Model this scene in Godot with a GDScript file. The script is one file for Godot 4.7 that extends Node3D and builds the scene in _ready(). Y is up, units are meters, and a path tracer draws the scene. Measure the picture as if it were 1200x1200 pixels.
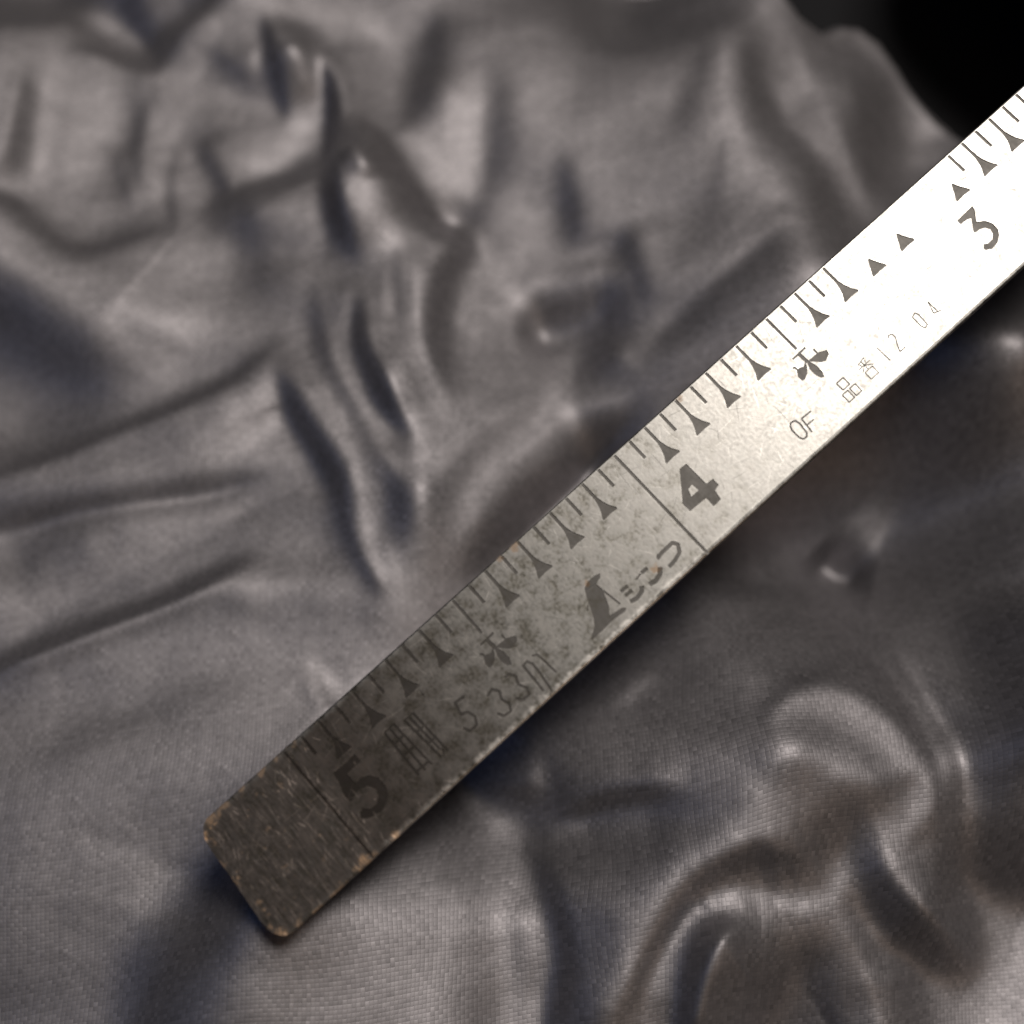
extends Node3D
# A worn steel ruler held over a rumpled dark grey satin cloth, seen close up from above. Lengths in the builders below are millimetres, turned into metres when a mesh is made.

const MM := 0.001

func tag(o: Node, label: String, category: String, group := "") -> void:
	o.set_meta("label", label)
	o.set_meta("category", category)
	if group:
		o.set_meta("group", group)

func noise(seed_: int, freq: float, octaves := 4) -> FastNoiseLite:
	var n := FastNoiseLite.new()
	n.seed = seed_
	n.noise_type = FastNoiseLite.TYPE_SIMPLEX_SMOOTH
	n.frequency = freq
	n.fractal_octaves = octaves
	return n

func lin(r: float, g: float, b: float) -> Color:
	return Color(r, g, b).linear_to_srgb()

func flat_array(count: int, value := 0.0) -> PackedFloat32Array:
	var a := PackedFloat32Array()
	a.resize(count)
	a.fill(value)
	return a

# ------------------------------------------------------------------ the cloth: a height field of folds
const CELL := 0.3
const X0 := -112.0
const Z0 := -108.0
const NX := 747
const NZ := 714
var height := PackedFloat32Array()
var best := PackedFloat32Array()
var bump := PackedFloat32Array()

func curve(p: Array) -> PackedVector2Array:                       # a smooth line through points given as x, z, x, z ...
	var q: Array[Vector2] = []
	for i in p.size() / 2:
		q.append(Vector2(p[2 * i], p[2 * i + 1]))
	var out := PackedVector2Array()
	for i in q.size() - 1:
		var a: Vector2 = q[maxi(i - 1, 0)]
		var d: Vector2 = q[mini(i + 2, q.size() - 1)]
		var steps := maxi(2, int(ceil(q[i].distance_to(q[i + 1]) / 1.3)))
		for k in steps:
			out.append(q[i].cubic_interpolate(q[i + 1], a, d, float(k) / steps))
	out.append(q[q.size() - 1])
	return out

func fold(points: Array, left: float, right: float, rise: float) -> void:   # a ridge along a line, of its own width on each side, fading out at its ends
	press(points, left, right, rise, false)

func drop(points: Array, width: float, rise: float) -> void:     # a steep face along a line: the cloth lies higher on its right side (rise > 0) or its left
	press(points, width, width, rise, true)

func press(points: Array, left: float, right: float, rise: float, face: bool) -> void:
	var c := curve(points)
	var total := 0.0
	for i in c.size() - 1:
		total += c[i].distance_to(c[i + 1])
	var reach := (11.0 if face else 3.0) * maxf(left, right)
	var touched := {}
	var gone := 0.0
	var lo_i := NX
	var hi_i := 0
	var lo_j := NZ
	var hi_j := 0
	for s in c.size() - 1:
		var a := c[s]
		var ab := c[s + 1] - a
		var len2 := maxf(ab.length_squared(), 1e-6)
		var length := sqrt(len2)
		var i0 := maxi(0, int((minf(a.x, a.x + ab.x) - reach - X0) / CELL))
		var i1 := mini(NX - 1, int((maxf(a.x, a.x + ab.x) + reach - X0) / CELL) + 1)
		var j0 := maxi(0, int((minf(a.y, a.y + ab.y) - reach - Z0) / CELL))
		var j1 := mini(NZ - 1, int((maxf(a.y, a.y + ab.y) + reach - Z0) / CELL) + 1)
		lo_i = mini(lo_i, i0)
		hi_i = maxi(hi_i, i1)
		lo_j = mini(lo_j, j0)
		hi_j = maxi(hi_j, j1)
		for j in range(j0, j1 + 1):
			var pz := Z0 + j * CELL - a.y
			for i in range(i0, i1 + 1):
				var px := X0 + i * CELL - a.x
				var t := clampf((px * ab.x + pz * ab.y) / len2, 0.0, 1.0)
				var ex := px - ab.x * t
				var ez := pz - ab.y * t
				var d := ex * ex + ez * ez
				var at := j * NX + i
				if d < best[at]:
					best[at] = d
					var w := left if ab.x * pz - ab.y * px < 0.0 else right
					var along := (gone + t * length) / total
					var across := sqrt(d) / w * (-1.0 if ab.x * pz - ab.y * px < 0.0 else 1.0)
					bump[at] = rise * (tanh(across) / (1.0 + across * across / 14.0) * smoothstep(11.0, 4.0, absf(across)) if face else exp(-0.5 * across * across)) * smoothstep(0.0, 0.3, along) * smoothstep(1.0, 0.7, along)
		gone += length
	for j in range(lo_j, hi_j + 1):
		for i in range(lo_i, hi_i + 1):
			var at := j * NX + i
			if best[at] < 1e8:
				height[at] += bump[at]
				best[at] = 1e9

func bulges(z: float, first: float, apart: float, size: float, rises: Array) -> void:                      # a row of soft swellings and hollows across the cloth
	for k in rises.size():
		var x := first + k * apart
		var reach := 4.2 * size
		for j in range(maxi(0, int((z - reach - Z0) / CELL)), mini(NZ - 1, int((z + reach - Z0) / CELL)) + 1):
			for i in range(maxi(0, int((x - reach - X0) / CELL)), mini(NX - 1, int((x + reach - X0) / CELL)) + 1):
				var dx := X0 + i * CELL - x
				var dz := Z0 + j * CELL - z
				height[j * NX + i] += rises[k] * exp(-0.5 * (dx * dx + dz * dz) / (size * size))

func lay_folds() -> void:
	fold([11.5, -60.4, 19.7, -66.3, 30.5, -68.0, 39.1, -70.8], 3.20, 3.20, -0.42)
	drop([11.5, -60.4, 19.7, -66.3, 30.5, -68.0, 39.1, -70.8], 2.56, -0.13)
	fold([29.5, -61.2, 25.8, -51.9, 21.6, -40.7], 2.15, 2.15, -0.27)
	drop([29.5, -61.2, 25.8, -51.9, 21.6, -40.7], 1.72, -0.20)
	fold([-1.9, -62.8, -2.3, -53.4, -3.2, -41.5, -7.8, -28.3], 2.37, 2.37, -0.47)
	drop([-1.9, -62.8, -2.3, -53.4, -3.2, -41.5, -7.8, -28.3], 1.90, -0.35)
	fold([0.0, -17.5, 4.7, -17.5, 11.5, -19.5, 16.6, -20.4], 2.47, 2.47, -2.34)
	drop([0.0, -17.5, 4.7, -17.5, 11.5, -19.5, 16.6, -20.4], 1.98, -0.16)
	fold([53.0, -62.8, 53.2, -55.0, 53.2, -45.9, 52.0, -35.0], 3.57, 3.57, 0.21)
	drop([53.0, -62.8, 53.2, -55.0, 53.2, -45.9, 52.0, -35.0], 2.86, 1.12)
	fold([60.2, -61.2, 63.4, -55.7, 66.4, -48.9], 3.37, 3.37, 0.47)
	fold([27.4, -46.6, 33.6, -49.2, 37.3, -45.1], 3.08, 3.08, 0.05)
	drop([27.4, -46.6, 33.6, -49.2, 37.3, -45.1], 2.46, 0.16)
	fold([-80.6, -20.4, -70.8, -18.0, -63.6, -12.9, -58.1, -9.4, -51.9, -7.3], 3.78, 3.78, -0.22)
	drop([-80.6, -20.4, -70.8, -18.0, -63.6, -12.9, -58.1, -9.4, -51.9, -7.3], 3.02, -0.86)
	fold([23.7, 80.6, 27.0, 72.7, 32.3, 66.4, 37.9, 64.5], 3.31, 3.31, -0.08)
	drop([23.7, 80.6, 27.0, 72.7, 32.3, 66.4, 37.9, 64.5], 2.65, -2.02)
	fold([50.1, 52.6, 54.4, 55.0, 59.1, 57.0, 67.7, 59.8], 3.24, 3.24, -1.50)
	drop([50.1, 52.6, 54.4, 55.0, 59.1, 57.0, 67.7, 59.8], 2.59, -1.27)
	fold([41.9, 78.0, 44.6, 70.9, 44.3, 64.5], 2.39, 2.39, 1.13)
	drop([41.9, 78.0, 44.6, 70.9, 44.3, 64.5], 1.91, -0.25)
	fold([74.1, -16.4, 65.4, -4.8, 59.2, 6.3, 54.8, 15.2, 55.1, 23.8], 3.85, 3.85, 1.45)
	drop([74.1, -16.4, 65.4, -4.8, 59.2, 6.3, 54.8, 15.2, 55.1, 23.8], 3.08, 0.42)
	fold([63.7, 20.4, 62.9, 31.5, 62.5, 38.9, 62.0, 47.1], 3.21, 3.21, 6.11)
	drop([63.7, 20.4, 62.9, 31.5, 62.5, 38.9, 62.0, 47.1], 2.57, -1.20)
	fold([-17.6, 66.4, -12.9, 62.2, -7.0, 60.8, -3.4, 66.4], 3.18, 3.18, 0.35)
	drop([-17.6, 66.4, -12.9, 62.2, -7.0, 60.8, -3.4, 66.4], 2.54, -0.05)
	fold([-42.0, 53.1, -42.8, 57.9, -43.5, 62.7], 2.47, 2.47, -0.09)
	drop([-42.0, 53.1, -42.8, 57.9, -43.5, 62.7], 1.98, 0.20)
	fold([-88.2, -67.9, -78.0, -69.2, -72.2, -69.6, -66.6, -71.1, -59.1, -74.7], 1.49, 1.49, -0.17)
	drop([-88.2, -67.9, -78.0, -69.2, -72.2, -69.6, -66.6, -71.1, -59.1, -74.7], 1.19, 0.05)
	fold([-67.8, -65.3, -64.8, -64.3, -62.0, -63.4, -59.0, -61.6, -53.7, -59.6, -50.6, -61.2], 1.22, 1.22, 0.24)
	drop([-67.8, -65.3, -64.8, -64.3, -62.0, -63.4, -59.0, -61.6, -53.7, -59.6, -50.6, -61.2], 0.98, 0.18)
	fold([-61.9, -75.7, -58.0, -70.5, -56.0, -67.5, -53.9, -64.3, -51.3, -61.2], 1.60, 1.60, -0.56)
	drop([-61.9, -75.7, -58.0, -70.5, -56.0, -67.5, -53.9, -64.3, -51.3, -61.2], 1.28, -0.62)
	fold([-52.3, -60.9, -51.1, -65.0, -49.8, -67.4, -47.5, -70.0, -44.7, -72.3, -39.5, -75.7], 1.36, 1.36, -0.17)
	drop([-52.3, -60.9, -51.1, -65.0, -49.8, -67.4, -47.5, -70.0, -44.7, -72.3, -39.5, -75.7], 1.09, 0.30)
	fold([-71.7, -60.4, -71.9, -55.7, -71.9, -50.1, -71.9, -43.7, -73.0, -37.8], 1.19, 1.19, 0.71)
	drop([-71.7, -60.4, -71.9, -55.7, -71.9, -50.1, -71.9, -43.7, -73.0, -37.8], 0.95, 0.42)
	fold([-59.3, -47.4, -58.1, -44.2, -56.7, -40.3, -54.3, -35.0], 1.17, 1.17, 0.11)
	drop([-59.3, -47.4, -58.1, -44.2, -56.7, -40.3, -54.3, -35.0], 0.94, -0.17)
	fold([-54.0, -56.5, -54.9, -53.3, -55.2, -48.9, -54.9, -44.4, -53.4, -38.6], 1.31, 1.31, 0.25)
	drop([-54.0, -56.5, -54.9, -53.3, -55.2, -48.9, -54.9, -44.4, -53.4, -38.6], 1.05, -0.20)
	drop([-49.5, -48.9, -49.9, -43.7, -49.7, -39.3, -49.1, -35.7, -47.1, -30.0], 0.94, -0.24)
	fold([-83.5, -38.3, -73.4, -36.2, -69.4, -34.0, -65.9, -30.6, -61.4, -28.3, -56.7, -29.3, -52.1, -31.4, -46.3, -34.0], 1.62, 1.62, -0.19)
	drop([-83.5, -38.3, -73.4, -36.2, -69.4, -34.0, -65.9, -30.6, -61.4, -28.3, -56.7, -29.3, -52.1, -31.4, -46.3, -34.0], 1.30, 0.38)
	fold([-47.0, -48.9, -44.0, -43.2, -42.2, -40.4, -39.4, -37.1], 1.65, 1.65, 0.08)
	drop([-47.0, -48.9, -44.0, -43.2, -42.2, -40.4, -39.4, -37.1], 1.32, -0.48)
	fold([-41.4, -37.4, -37.8, -38.6, -34.5, -39.7, -31.1, -40.9, -26.6, -43.2], 1.75, 1.75, -0.17)
	drop([-41.4, -37.4, -37.8, -38.6, -34.5, -39.7, -31.1, -40.9, -26.6, -43.2], 1.40, 0.63)
	fold([-45.7, -34.8, -42.0, -33.5, -38.9, -32.8, -33.9, -31.4], 1.85, 1.85, 0.19)
	drop([-45.7, -34.8, -42.0, -33.5, -38.9, -32.8, -33.9, -31.4], 1.48, -0.07)
	fold([-46.3, -63.5, -43.3, -60.9, -40.0, -58.4, -37.6, -57.7], 1.46, 1.46, 0.13)
	drop([-46.3, -63.5, -43.3, -60.9, -40.0, -58.4, -37.6, -57.7], 1.17, -0.26)
	fold([-37.7, -69.2, -36.6, -64.5, -35.3, -59.3, -34.1, -54.6, -33.1, -49.6], 1.33, 1.33, 0.07)
	drop([-37.7, -69.2, -36.6, -64.5, -35.3, -59.3, -34.1, -54.6, -33.1, -49.6], 1.06, -0.82)
	fold([-35.2, -70.8, -32.1, -66.6, -28.4, -60.9], 1.72, 1.72, -0.08)
	drop([-35.2, -70.8, -32.1, -66.6, -28.4, -60.9], 1.38, -0.15)
	fold([-29.9, -64.3, -28.1, -59.6, -26.5, -53.3, -26.1, -44.2, -25.2, -34.7, -23.4, -28.6, -20.0, -23.1], 1.41, 1.41, 0.14)
	drop([-29.9, -64.3, -28.1, -59.6, -26.5, -53.3, -26.1, -44.2, -25.2, -34.7, -23.4, -28.6, -20.0, -23.1], 1.13, -2.24)
	fold([-24.6, -51.9, -21.2, -47.4, -18.6, -43.7, -16.0, -39.7, -13.2, -36.0, -8.5, -30.7], 2.35, 2.35, -0.53)
	drop([-24.6, -51.9, -21.2, -47.4, -18.6, -43.7, -16.0, -39.7, -13.2, -36.0, -8.5, -30.7], 1.88, 1.33)
	fold([-11.1, -73.2, -11.5, -67.1, -12.1, -59.3, -14.6, -50.4, -16.2, -46.6], 2.67, 2.67, -0.09)
	drop([-11.1, -73.2, -11.5, -67.1, -12.1, -59.3, -14.6, -50.4, -16.2, -46.6], 2.14, -0.73)
	drop([-39.8, -65.1, -38.5, -61.8, -37.5, -58.0], 0.98, 0.08)
	fold([-28.9, -54.6, -29.8, -51.1, -31.4, -46.6, -34.1, -43.2, -38.9, -42.0, -42.1, -42.9], 1.78, 1.78, -0.40)
	fold([-32.8, -62.8, -31.0, -59.3, -29.1, -54.2], 1.33, 1.33, 0.28)
	drop([-32.8, -62.8, -31.0, -59.3, -29.1, -54.2], 1.06, 0.22)
	drop([-6.1, -59.6, -6.5, -54.6, -7.5, -44.4, -8.1, -33.5], 2.28, 0.28)
	fold([-15.3, -48.9, -13.1, -46.6, -10.5, -42.9, -9.2, -37.8], 1.89, 1.89, -0.07)
	drop([-15.3, -48.9, -13.1, -46.6, -10.5, -42.9, -9.2, -37.8], 1.51, -0.05)
	fold([-24.1, -41.5, -22.1, -38.0, -19.7, -34.0], 1.63, 1.63, 0.68)
	drop([-24.1, -41.5, -22.1, -38.0, -19.7, -34.0], 1.30, -0.61)
	drop([-46.6, -58.8, -48.0, -56.0, -50.9, -46.6, -51.0, -40.1, -49.5, -32.6], 1.14, 0.05)
	fold([-83.2, -36.4, -72.4, -29.3, -61.5, -21.6, -52.2, -14.0, -46.5, -11.2, -39.9, -7.9], 1.80, 1.80, -0.25)
	drop([-83.2, -36.4, -72.4, -29.3, -61.5, -21.6, -52.2, -14.0, -46.5, -11.2, -39.9, -7.9], 1.44, 0.10)
	drop([-48.3, -29.3, -44.7, -27.5, -40.7, -28.9], 1.65, 0.04)
	fold([-48.0, -42.2, -46.7, -39.4, -45.5, -36.0], 1.17, 1.17, 0.05)
	drop([-32.8, -10.5, -30.9, -7.6, -28.6, -2.3, -25.5, 2.7, -23.1, 6.9, -21.8, 11.1, -20.7, 14.6], 1.29, -1.51)
	fold([-22.7, 9.9, -21.2, 13.7, -20.0, 16.7, -18.3, 19.9, -15.3, 24.3], 0.94, 0.94, 0.18)
	drop([-22.7, 9.9, -21.2, 13.7, -20.0, 16.7, -18.3, 19.9, -15.3, 24.3], 0.75, -0.29)
	fold([-27.2, -24.5, -26.8, -21.1, -26.1, -15.5, -24.4, -9.7, -20.9, -3.0, -17.0, 4.4, -14.2, 10.2, -15.4, 15.8], 0.98, 1.09, 0.40)
	drop([-27.2, -24.5, -26.8, -21.1, -26.1, -15.5, -24.4, -9.7, -20.9, -3.0, -17.0, 4.4, -14.2, 10.2, -15.4, 15.8], 0.83, -0.15)
	drop([-20.9, -21.1, -20.7, -17.5, -20.1, -11.3, -17.8, -5.5, -15.0, -0.3, -11.7, 4.6], 1.14, -1.48)
	fold([-15.7, -29.3, -15.4, -24.5, -15.1, -17.6, -14.1, -10.8, -11.2, -4.0, -9.7, -0.4], 0.78, 0.78, 0.20)
	drop([-15.7, -29.3, -15.4, -24.5, -15.1, -17.6, -14.1, -10.8, -11.2, -4.0, -9.7, -0.4], 0.62, -0.08)
	fold([-3.6, -33.5, -6.6, -28.3, -9.3, -23.0, -10.3, -16.0, -9.6, -9.7, -7.1, -3.5], 1.91, 1.91, 0.52)
	drop([-3.6, -33.5, -6.6, -28.3, -9.3, -23.0, -10.3, -16.0, -9.6, -9.7, -7.1, -3.5], 1.53, 1.32)
	fold([6.4, -8.6, 3.5, -6.7, -1.6, -3.0, -6.1, 2.0, -8.9, 8.1, -8.9, 11.1], 1.40, 1.40, 0.36)
	drop([6.4, -8.6, 3.5, -6.7, -1.6, -3.0, -6.1, 2.0, -8.9, 8.1, -8.9, 11.1], 1.12, -0.06)
	fold([18.4, -5.8, 11.3, 0.8, 6.2, 6.1, 1.7, 10.9, -3.3, 16.9, -7.6, 22.6], 1.80, 1.80, -2.70)
	drop([18.4, -5.8, 11.3, 0.8, 6.2, 6.1, 1.7, 10.9, -3.3, 16.9, -7.6, 22.6], 1.44, 1.99)
	drop([-31.2, -8.6, -34.5, -5.8, -35.8, -2.0, -32.1, -0.0], 2.26, -0.24)
	fold([-30.9, -12.2, -28.8, -9.7, -26.0, -6.0, -23.6, -2.0, -21.5, 2.7, -20.1, 6.8, -18.9, 12.6, -17.4, 17.8, -15.5, 21.5, -12.3, 28.2], 1.17, 1.17, -0.04)
	drop([-30.9, -12.2, -28.8, -9.7, -26.0, -6.0, -23.6, -2.0, -21.5, 2.7, -20.1, 6.8, -18.9, 12.6, -17.4, 17.8, -15.5, 21.5, -12.3, 28.2], 0.94, 0.18)
	drop([-24.3, -23.8, -24.1, -19.1, -23.6, -12.3, -21.6, -7.1, -19.2, -2.5, -17.1, 1.5, -14.9, 4.2, -13.0, 5.5, -11.5, 5.9, -9.7, 4.9, -7.9, 2.9, -4.3, -0.8, 0.0, -4.3, 4.6, -7.3, 9.3, -9.9], 0.78, -0.05)
	fold([-18.2, -25.2, -18.0, -21.1, -17.6, -15.0, -15.0, -8.1, -12.6, -2.0, -10.6, 2.9], 0.99, 0.99, 0.13)
	drop([-18.2, -25.2, -18.0, -21.1, -17.6, -15.0, -15.0, -8.1, -12.6, -2.0, -10.6, 2.9], 0.79, -0.21)
	fold([-13.8, -29.3, -13.5, -24.5, -13.0, -15.0, -10.9, -8.1, -9.0, -4.5, -6.3, -0.0], 1.00, 1.00, 0.31)
	drop([0.0, -29.3, -1.8, -25.9, -4.2, -21.1, -7.0, -13.1], 1.81, -0.17)
	drop([9.3, -10.1, 6.9, -7.1, 3.1, -1.0, 0.0, 2.2, -2.7, 4.9, -5.6, 9.9, -5.3, 16.9], 1.38, -0.21)
	fold([-76.1, 7.8, -61.1, 2.0, -54.6, -0.5, -46.9, -3.3, -40.3, -6.4, -34.8, -10.3, -29.3, -15.4], 1.52, 1.52, 0.37)
	drop([-76.1, 7.8, -61.1, 2.0, -54.6, -0.5, -46.9, -3.3, -40.3, -6.4, -34.8, -10.3, -29.3, -15.4], 1.22, 0.62)
	fold([-75.1, 13.7, -60.1, 10.2, -50.2, 8.7, -41.4, 7.5, -31.5, 5.5, -25.3, 4.4], 1.38, 1.38, -0.79)
	drop([-75.1, 13.7, -60.1, 10.2, -50.2, 8.7, -41.4, 7.5, -31.5, 5.5, -25.3, 4.4], 1.10, -0.50)
	fold([-38.2, 12.1, -35.5, 11.1, -32.3, 9.9, -26.3, 8.0], 1.06, 1.06, -0.05)
	drop([-38.2, 12.1, -35.5, 11.1, -32.3, 9.9, -26.3, 8.0], 0.85, 0.12)
	fold([-39.9, 12.5, -33.5, 9.0, -28.0, 6.6, -22.9, 7.8], 1.06, 1.06, -0.10)
	fold([-65.8, 16.9, -62.1, 15.8, -58.9, 14.9, -51.9, 13.7], 1.88, 1.88, 0.31)
	drop([-65.8, 16.9, -62.1, 15.8, -58.9, 14.9, -51.9, 13.7], 1.50, 0.08)
	fold([-71.8, 34.5, -63.9, 30.6, -57.8, 28.2, -52.2, 26.0, -44.4, 23.2, -38.1, 20.2, -30.8, 15.3], 1.53, 1.53, 1.18)
	drop([-71.8, 34.5, -63.9, 30.6, -57.8, 28.2, -52.2, 26.0, -44.4, 23.2, -38.1, 20.2, -30.8, 15.3], 1.22, 0.93)
	fold([-72.5, 30.2, -59.5, 23.3, -51.9, 19.0, -44.1, 14.9, -37.5, 12.1, -29.0, 8.7], 1.45, 1.45, -0.28)
	drop([-72.5, 30.2, -59.5, 23.3, -51.9, 19.0, -44.1, 14.9, -37.5, 12.1, -29.0, 8.7], 1.16, -0.10)
	fold([-26.1, 30.4, -24.6, 33.4, -23.4, 35.5, -21.1, 38.9], 1.10, 1.10, 0.36)
	drop([-26.1, 30.4, -24.6, 33.4, -23.4, 35.5, -21.1, 38.9], 0.88, 0.18)
	fold([-26.4, 30.6, -22.8, 33.1, -19.5, 34.9], 1.71, 1.71, -0.22)
	drop([-26.4, 30.6, -22.8, 33.1, -19.5, 34.9], 1.37, -0.08)
	fold([-28.4, 54.3, -30.6, 57.5, -33.0, 60.8, -35.5, 64.1, -39.0, 68.2, -44.0, 76.3], 2.44, 2.44, -0.12)
	drop([-28.4, 54.3, -30.6, 57.5, -33.0, 60.8, -35.5, 64.1, -39.0, 68.2, -44.0, 76.3], 1.95, -0.59)
	fold([-7.2, 44.4, -2.9, 45.3, 0.5, 46.3, 5.1, 46.7], 1.76, 1.76, 0.71)
	drop([-7.2, 44.4, -2.9, 45.3, 0.5, 46.3, 5.1, 46.7], 1.41, -0.67)
	drop([-16.6, 14.0, -14.2, 20.4, -11.6, 26.5], 0.82, 0.13)
	fold([-60.7, 45.3, -51.0, 40.2, -43.1, 36.6, -30.8, 31.7], 1.99, 1.99, 0.11)
	drop([-60.7, 45.3, -51.0, 40.2, -43.1, 36.6, -30.8, 31.7], 1.59, 0.14)
	fold([6.8, -43.7, 7.4, -40.0, 8.3, -34.3, 9.1, -27.2], 1.74, 1.74, 0.07)
	drop([6.8, -43.7, 7.4, -40.0, 8.3, -34.3, 9.1, -27.2], 1.39, -0.45)
	fold([15.5, -31.4, 16.3, -26.1, 17.5, -21.6, 17.9, -17.1], 1.81, 1.81, 0.18)
	drop([15.5, -31.4, 16.3, -26.1, 17.5, -21.6, 17.9, -17.1], 1.45, -0.69)
	fold([8.1, -10.5, 12.0, -10.8, 15.8, -13.1], 1.99, 1.99, 0.30)
	drop([8.1, -10.5, 12.0, -10.8, 15.8, -13.1], 1.59, 0.14)
	fold([15.7, -10.5, 18.7, -13.4, 21.7, -16.1, 25.4, -19.3, 32.0, -23.9, 37.3, -27.9], 1.91, 1.91, -0.52)
	drop([15.7, -10.5, 18.7, -13.4, 21.7, -16.1, 25.4, -19.3, 32.0, -23.9, 37.3, -27.9], 1.53, -0.54)
	drop([29.8, -44.4, 29.1, -40.1, 28.1, -34.3, 26.9, -27.2], 0.93, -0.09)
	fold([40.5, -37.8, 38.3, -33.5, 36.4, -27.2], 1.62, 1.62, -0.21)
	drop([40.5, -37.8, 38.3, -33.5, 36.4, -27.2], 1.30, -0.08)
	fold([41.1, -70.8, 38.8, -64.5, 36.8, -59.6, 36.0, -55.0, 39.0, -47.5, 43.9, -40.1, 46.5, -33.1, 47.9, -25.9], 1.90, 1.90, -0.38)
	fold([42.7, -69.2, 45.9, -65.6, 50.3, -64.3], 1.72, 1.72, 0.09)
	drop([42.7, -69.2, 45.9, -65.6, 50.3, -64.3], 1.38, 0.20)
	fold([15.7, -10.5, 17.7, -12.9, 20.6, -16.1, 23.2, -19.5, 28.7, -24.8, 34.2, -29.2, 37.6, -32.6], 1.13, 1.13, -0.11)
	fold([40.7, -67.5, 41.6, -64.0, 44.9, -52.5, 48.1, -41.7, 50.1, -34.7, 51.3, -30.0], 1.43, 1.43, 0.06)
	drop([40.7, -67.5, 41.6, -64.0, 44.9, -52.5, 48.1, -41.7, 50.1, -34.7, 51.3, -30.0], 1.14, -0.16)
	fold([-1.1, 5.9, 2.5, 1.7, 5.1, -1.6, 8.3, -5.4], 1.08, 1.08, 0.23)
	drop([39.1, 8.7, 40.2, 12.5, 41.4, 15.3, 44.0, 17.6, 50.7, 19.9], 1.09, 0.23)
	fold([43.4, 10.5, 46.9, 14.0, 50.6, 15.6], 2.10, 2.10, -2.92)
	drop([43.4, 10.5, 46.9, 14.0, 50.6, 15.6], 1.68, -1.20)
	fold([24.9, 22.6, 29.3, 21.7, 33.1, 21.2, 36.9, 21.4, 41.7, 22.4], 1.34, 1.34, 0.19)
	drop([24.9, 22.6, 29.3, 21.7, 33.1, 21.2, 36.9, 21.4, 41.7, 22.4], 1.07, 0.23)
	fold([28.5, 17.9, 31.7, 19.0, 35.0, 17.9], 1.45, 1.45, -0.42)
	drop([28.5, 17.9, 31.7, 19.0, 35.0, 17.9], 1.16, 0.09)
	fold([11.7, 37.7, 14.4, 35.4, 18.6, 32.1], 1.40, 1.40, 0.09)
	drop([11.7, 37.7, 14.4, 35.4, 18.6, 32.1], 1.12, -0.24)
	fold([41.5, 25.4, 42.8, 27.8, 44.9, 30.6, 47.0, 33.8, 49.1, 39.7, 49.9, 46.6, 50.3, 53.1], 1.40, 1.40, -0.83)
	drop([41.5, 25.4, 42.8, 27.8, 44.9, 30.6, 47.0, 33.8, 49.1, 39.7, 49.9, 46.6, 50.3, 53.1], 1.12, -0.32)
	fold([47.1, 27.6, 48.8, 32.5, 52.0, 43.0, 51.7, 50.6], 1.79, 1.79, -1.01)
	drop([47.1, 27.6, 48.8, 32.5, 52.0, 43.0, 51.7, 50.6], 1.43, 0.86)
	fold([27.6, 41.6, 29.0, 39.3, 32.1, 36.2, 35.9, 34.2, 40.8, 33.1], 1.10, 1.10, 0.19)
	drop([27.6, 41.6, 29.0, 39.3, 32.1, 36.2, 35.9, 34.2, 40.8, 33.1], 0.88, 0.30)
	fold([39.8, 49.3, 42.1, 48.1, 44.7, 46.9, 48.1, 45.9], 1.36, 1.36, -0.08)
	drop([39.8, 49.3, 42.1, 48.1, 44.7, 46.9, 48.1, 45.9], 1.09, -0.29)
	fold([42.0, 49.6, 41.9, 52.6, 42.1, 56.2, 44.3, 59.6, 48.1, 62.6, 51.8, 65.3, 55.0, 69.1], 1.80, 1.80, 2.57)
	drop([42.0, 49.6, 41.9, 52.6, 42.1, 56.2, 44.3, 59.6, 48.1, 62.6, 51.8, 65.3, 55.0, 69.1], 1.44, -0.56)
	fold([9.4, 77.1, 11.8, 72.4, 15.5, 65.5, 19.3, 59.6, 23.6, 56.2, 27.8, 54.7, 31.9, 55.7, 35.3, 58.2, 36.8, 59.6], 1.60, 1.60, 0.10)
	drop([9.4, 77.1, 11.8, 72.4, 15.5, 65.5, 19.3, 59.6, 23.6, 56.2, 27.8, 54.7, 31.9, 55.7, 35.3, 58.2, 36.8, 59.6], 1.28, -0.95)
	fold([18.1, 77.1, 19.1, 72.4, 20.4, 66.4, 22.5, 62.8, 27.3, 61.0], 1.39, 1.39, 0.87)
	drop([18.1, 77.1, 19.1, 72.4, 20.4, 66.4, 22.5, 62.8, 27.3, 61.0], 1.11, 2.16)
	fold([4.1, 49.9, 6.3, 49.5, 10.9, 48.1, 16.2, 47.6, 20.5, 48.1], 1.65, 1.65, 0.43)
	drop([4.1, 49.9, 6.3, 49.5, 10.9, 48.1, 16.2, 47.6, 20.5, 48.1], 1.32, -1.06)
	fold([16.7, 51.9, 19.3, 50.7, 22.4, 49.9, 26.5, 48.9], 1.06, 1.06, -0.05)
	fold([1.2, 51.6, 2.6, 54.1, 4.2, 57.0, 5.9, 62.6, 6.5, 66.4, 5.3, 71.8, 3.8, 77.1], 1.41, 1.41, 0.29)
	drop([1.2, 51.6, 2.6, 54.1, 4.2, 57.0, 5.9, 62.6, 6.5, 66.4, 5.3, 71.8, 3.8, 77.1], 1.13, -0.89)
	fold([36.4, 58.9, 38.1, 61.7, 40.2, 65.5, 42.0, 72.4, 42.5, 77.1], 1.30, 1.30, 0.40)
	drop([36.4, 58.9, 38.1, 61.7, 40.2, 65.5, 42.0, 72.4, 42.5, 77.1], 1.04, 0.15)
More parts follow.
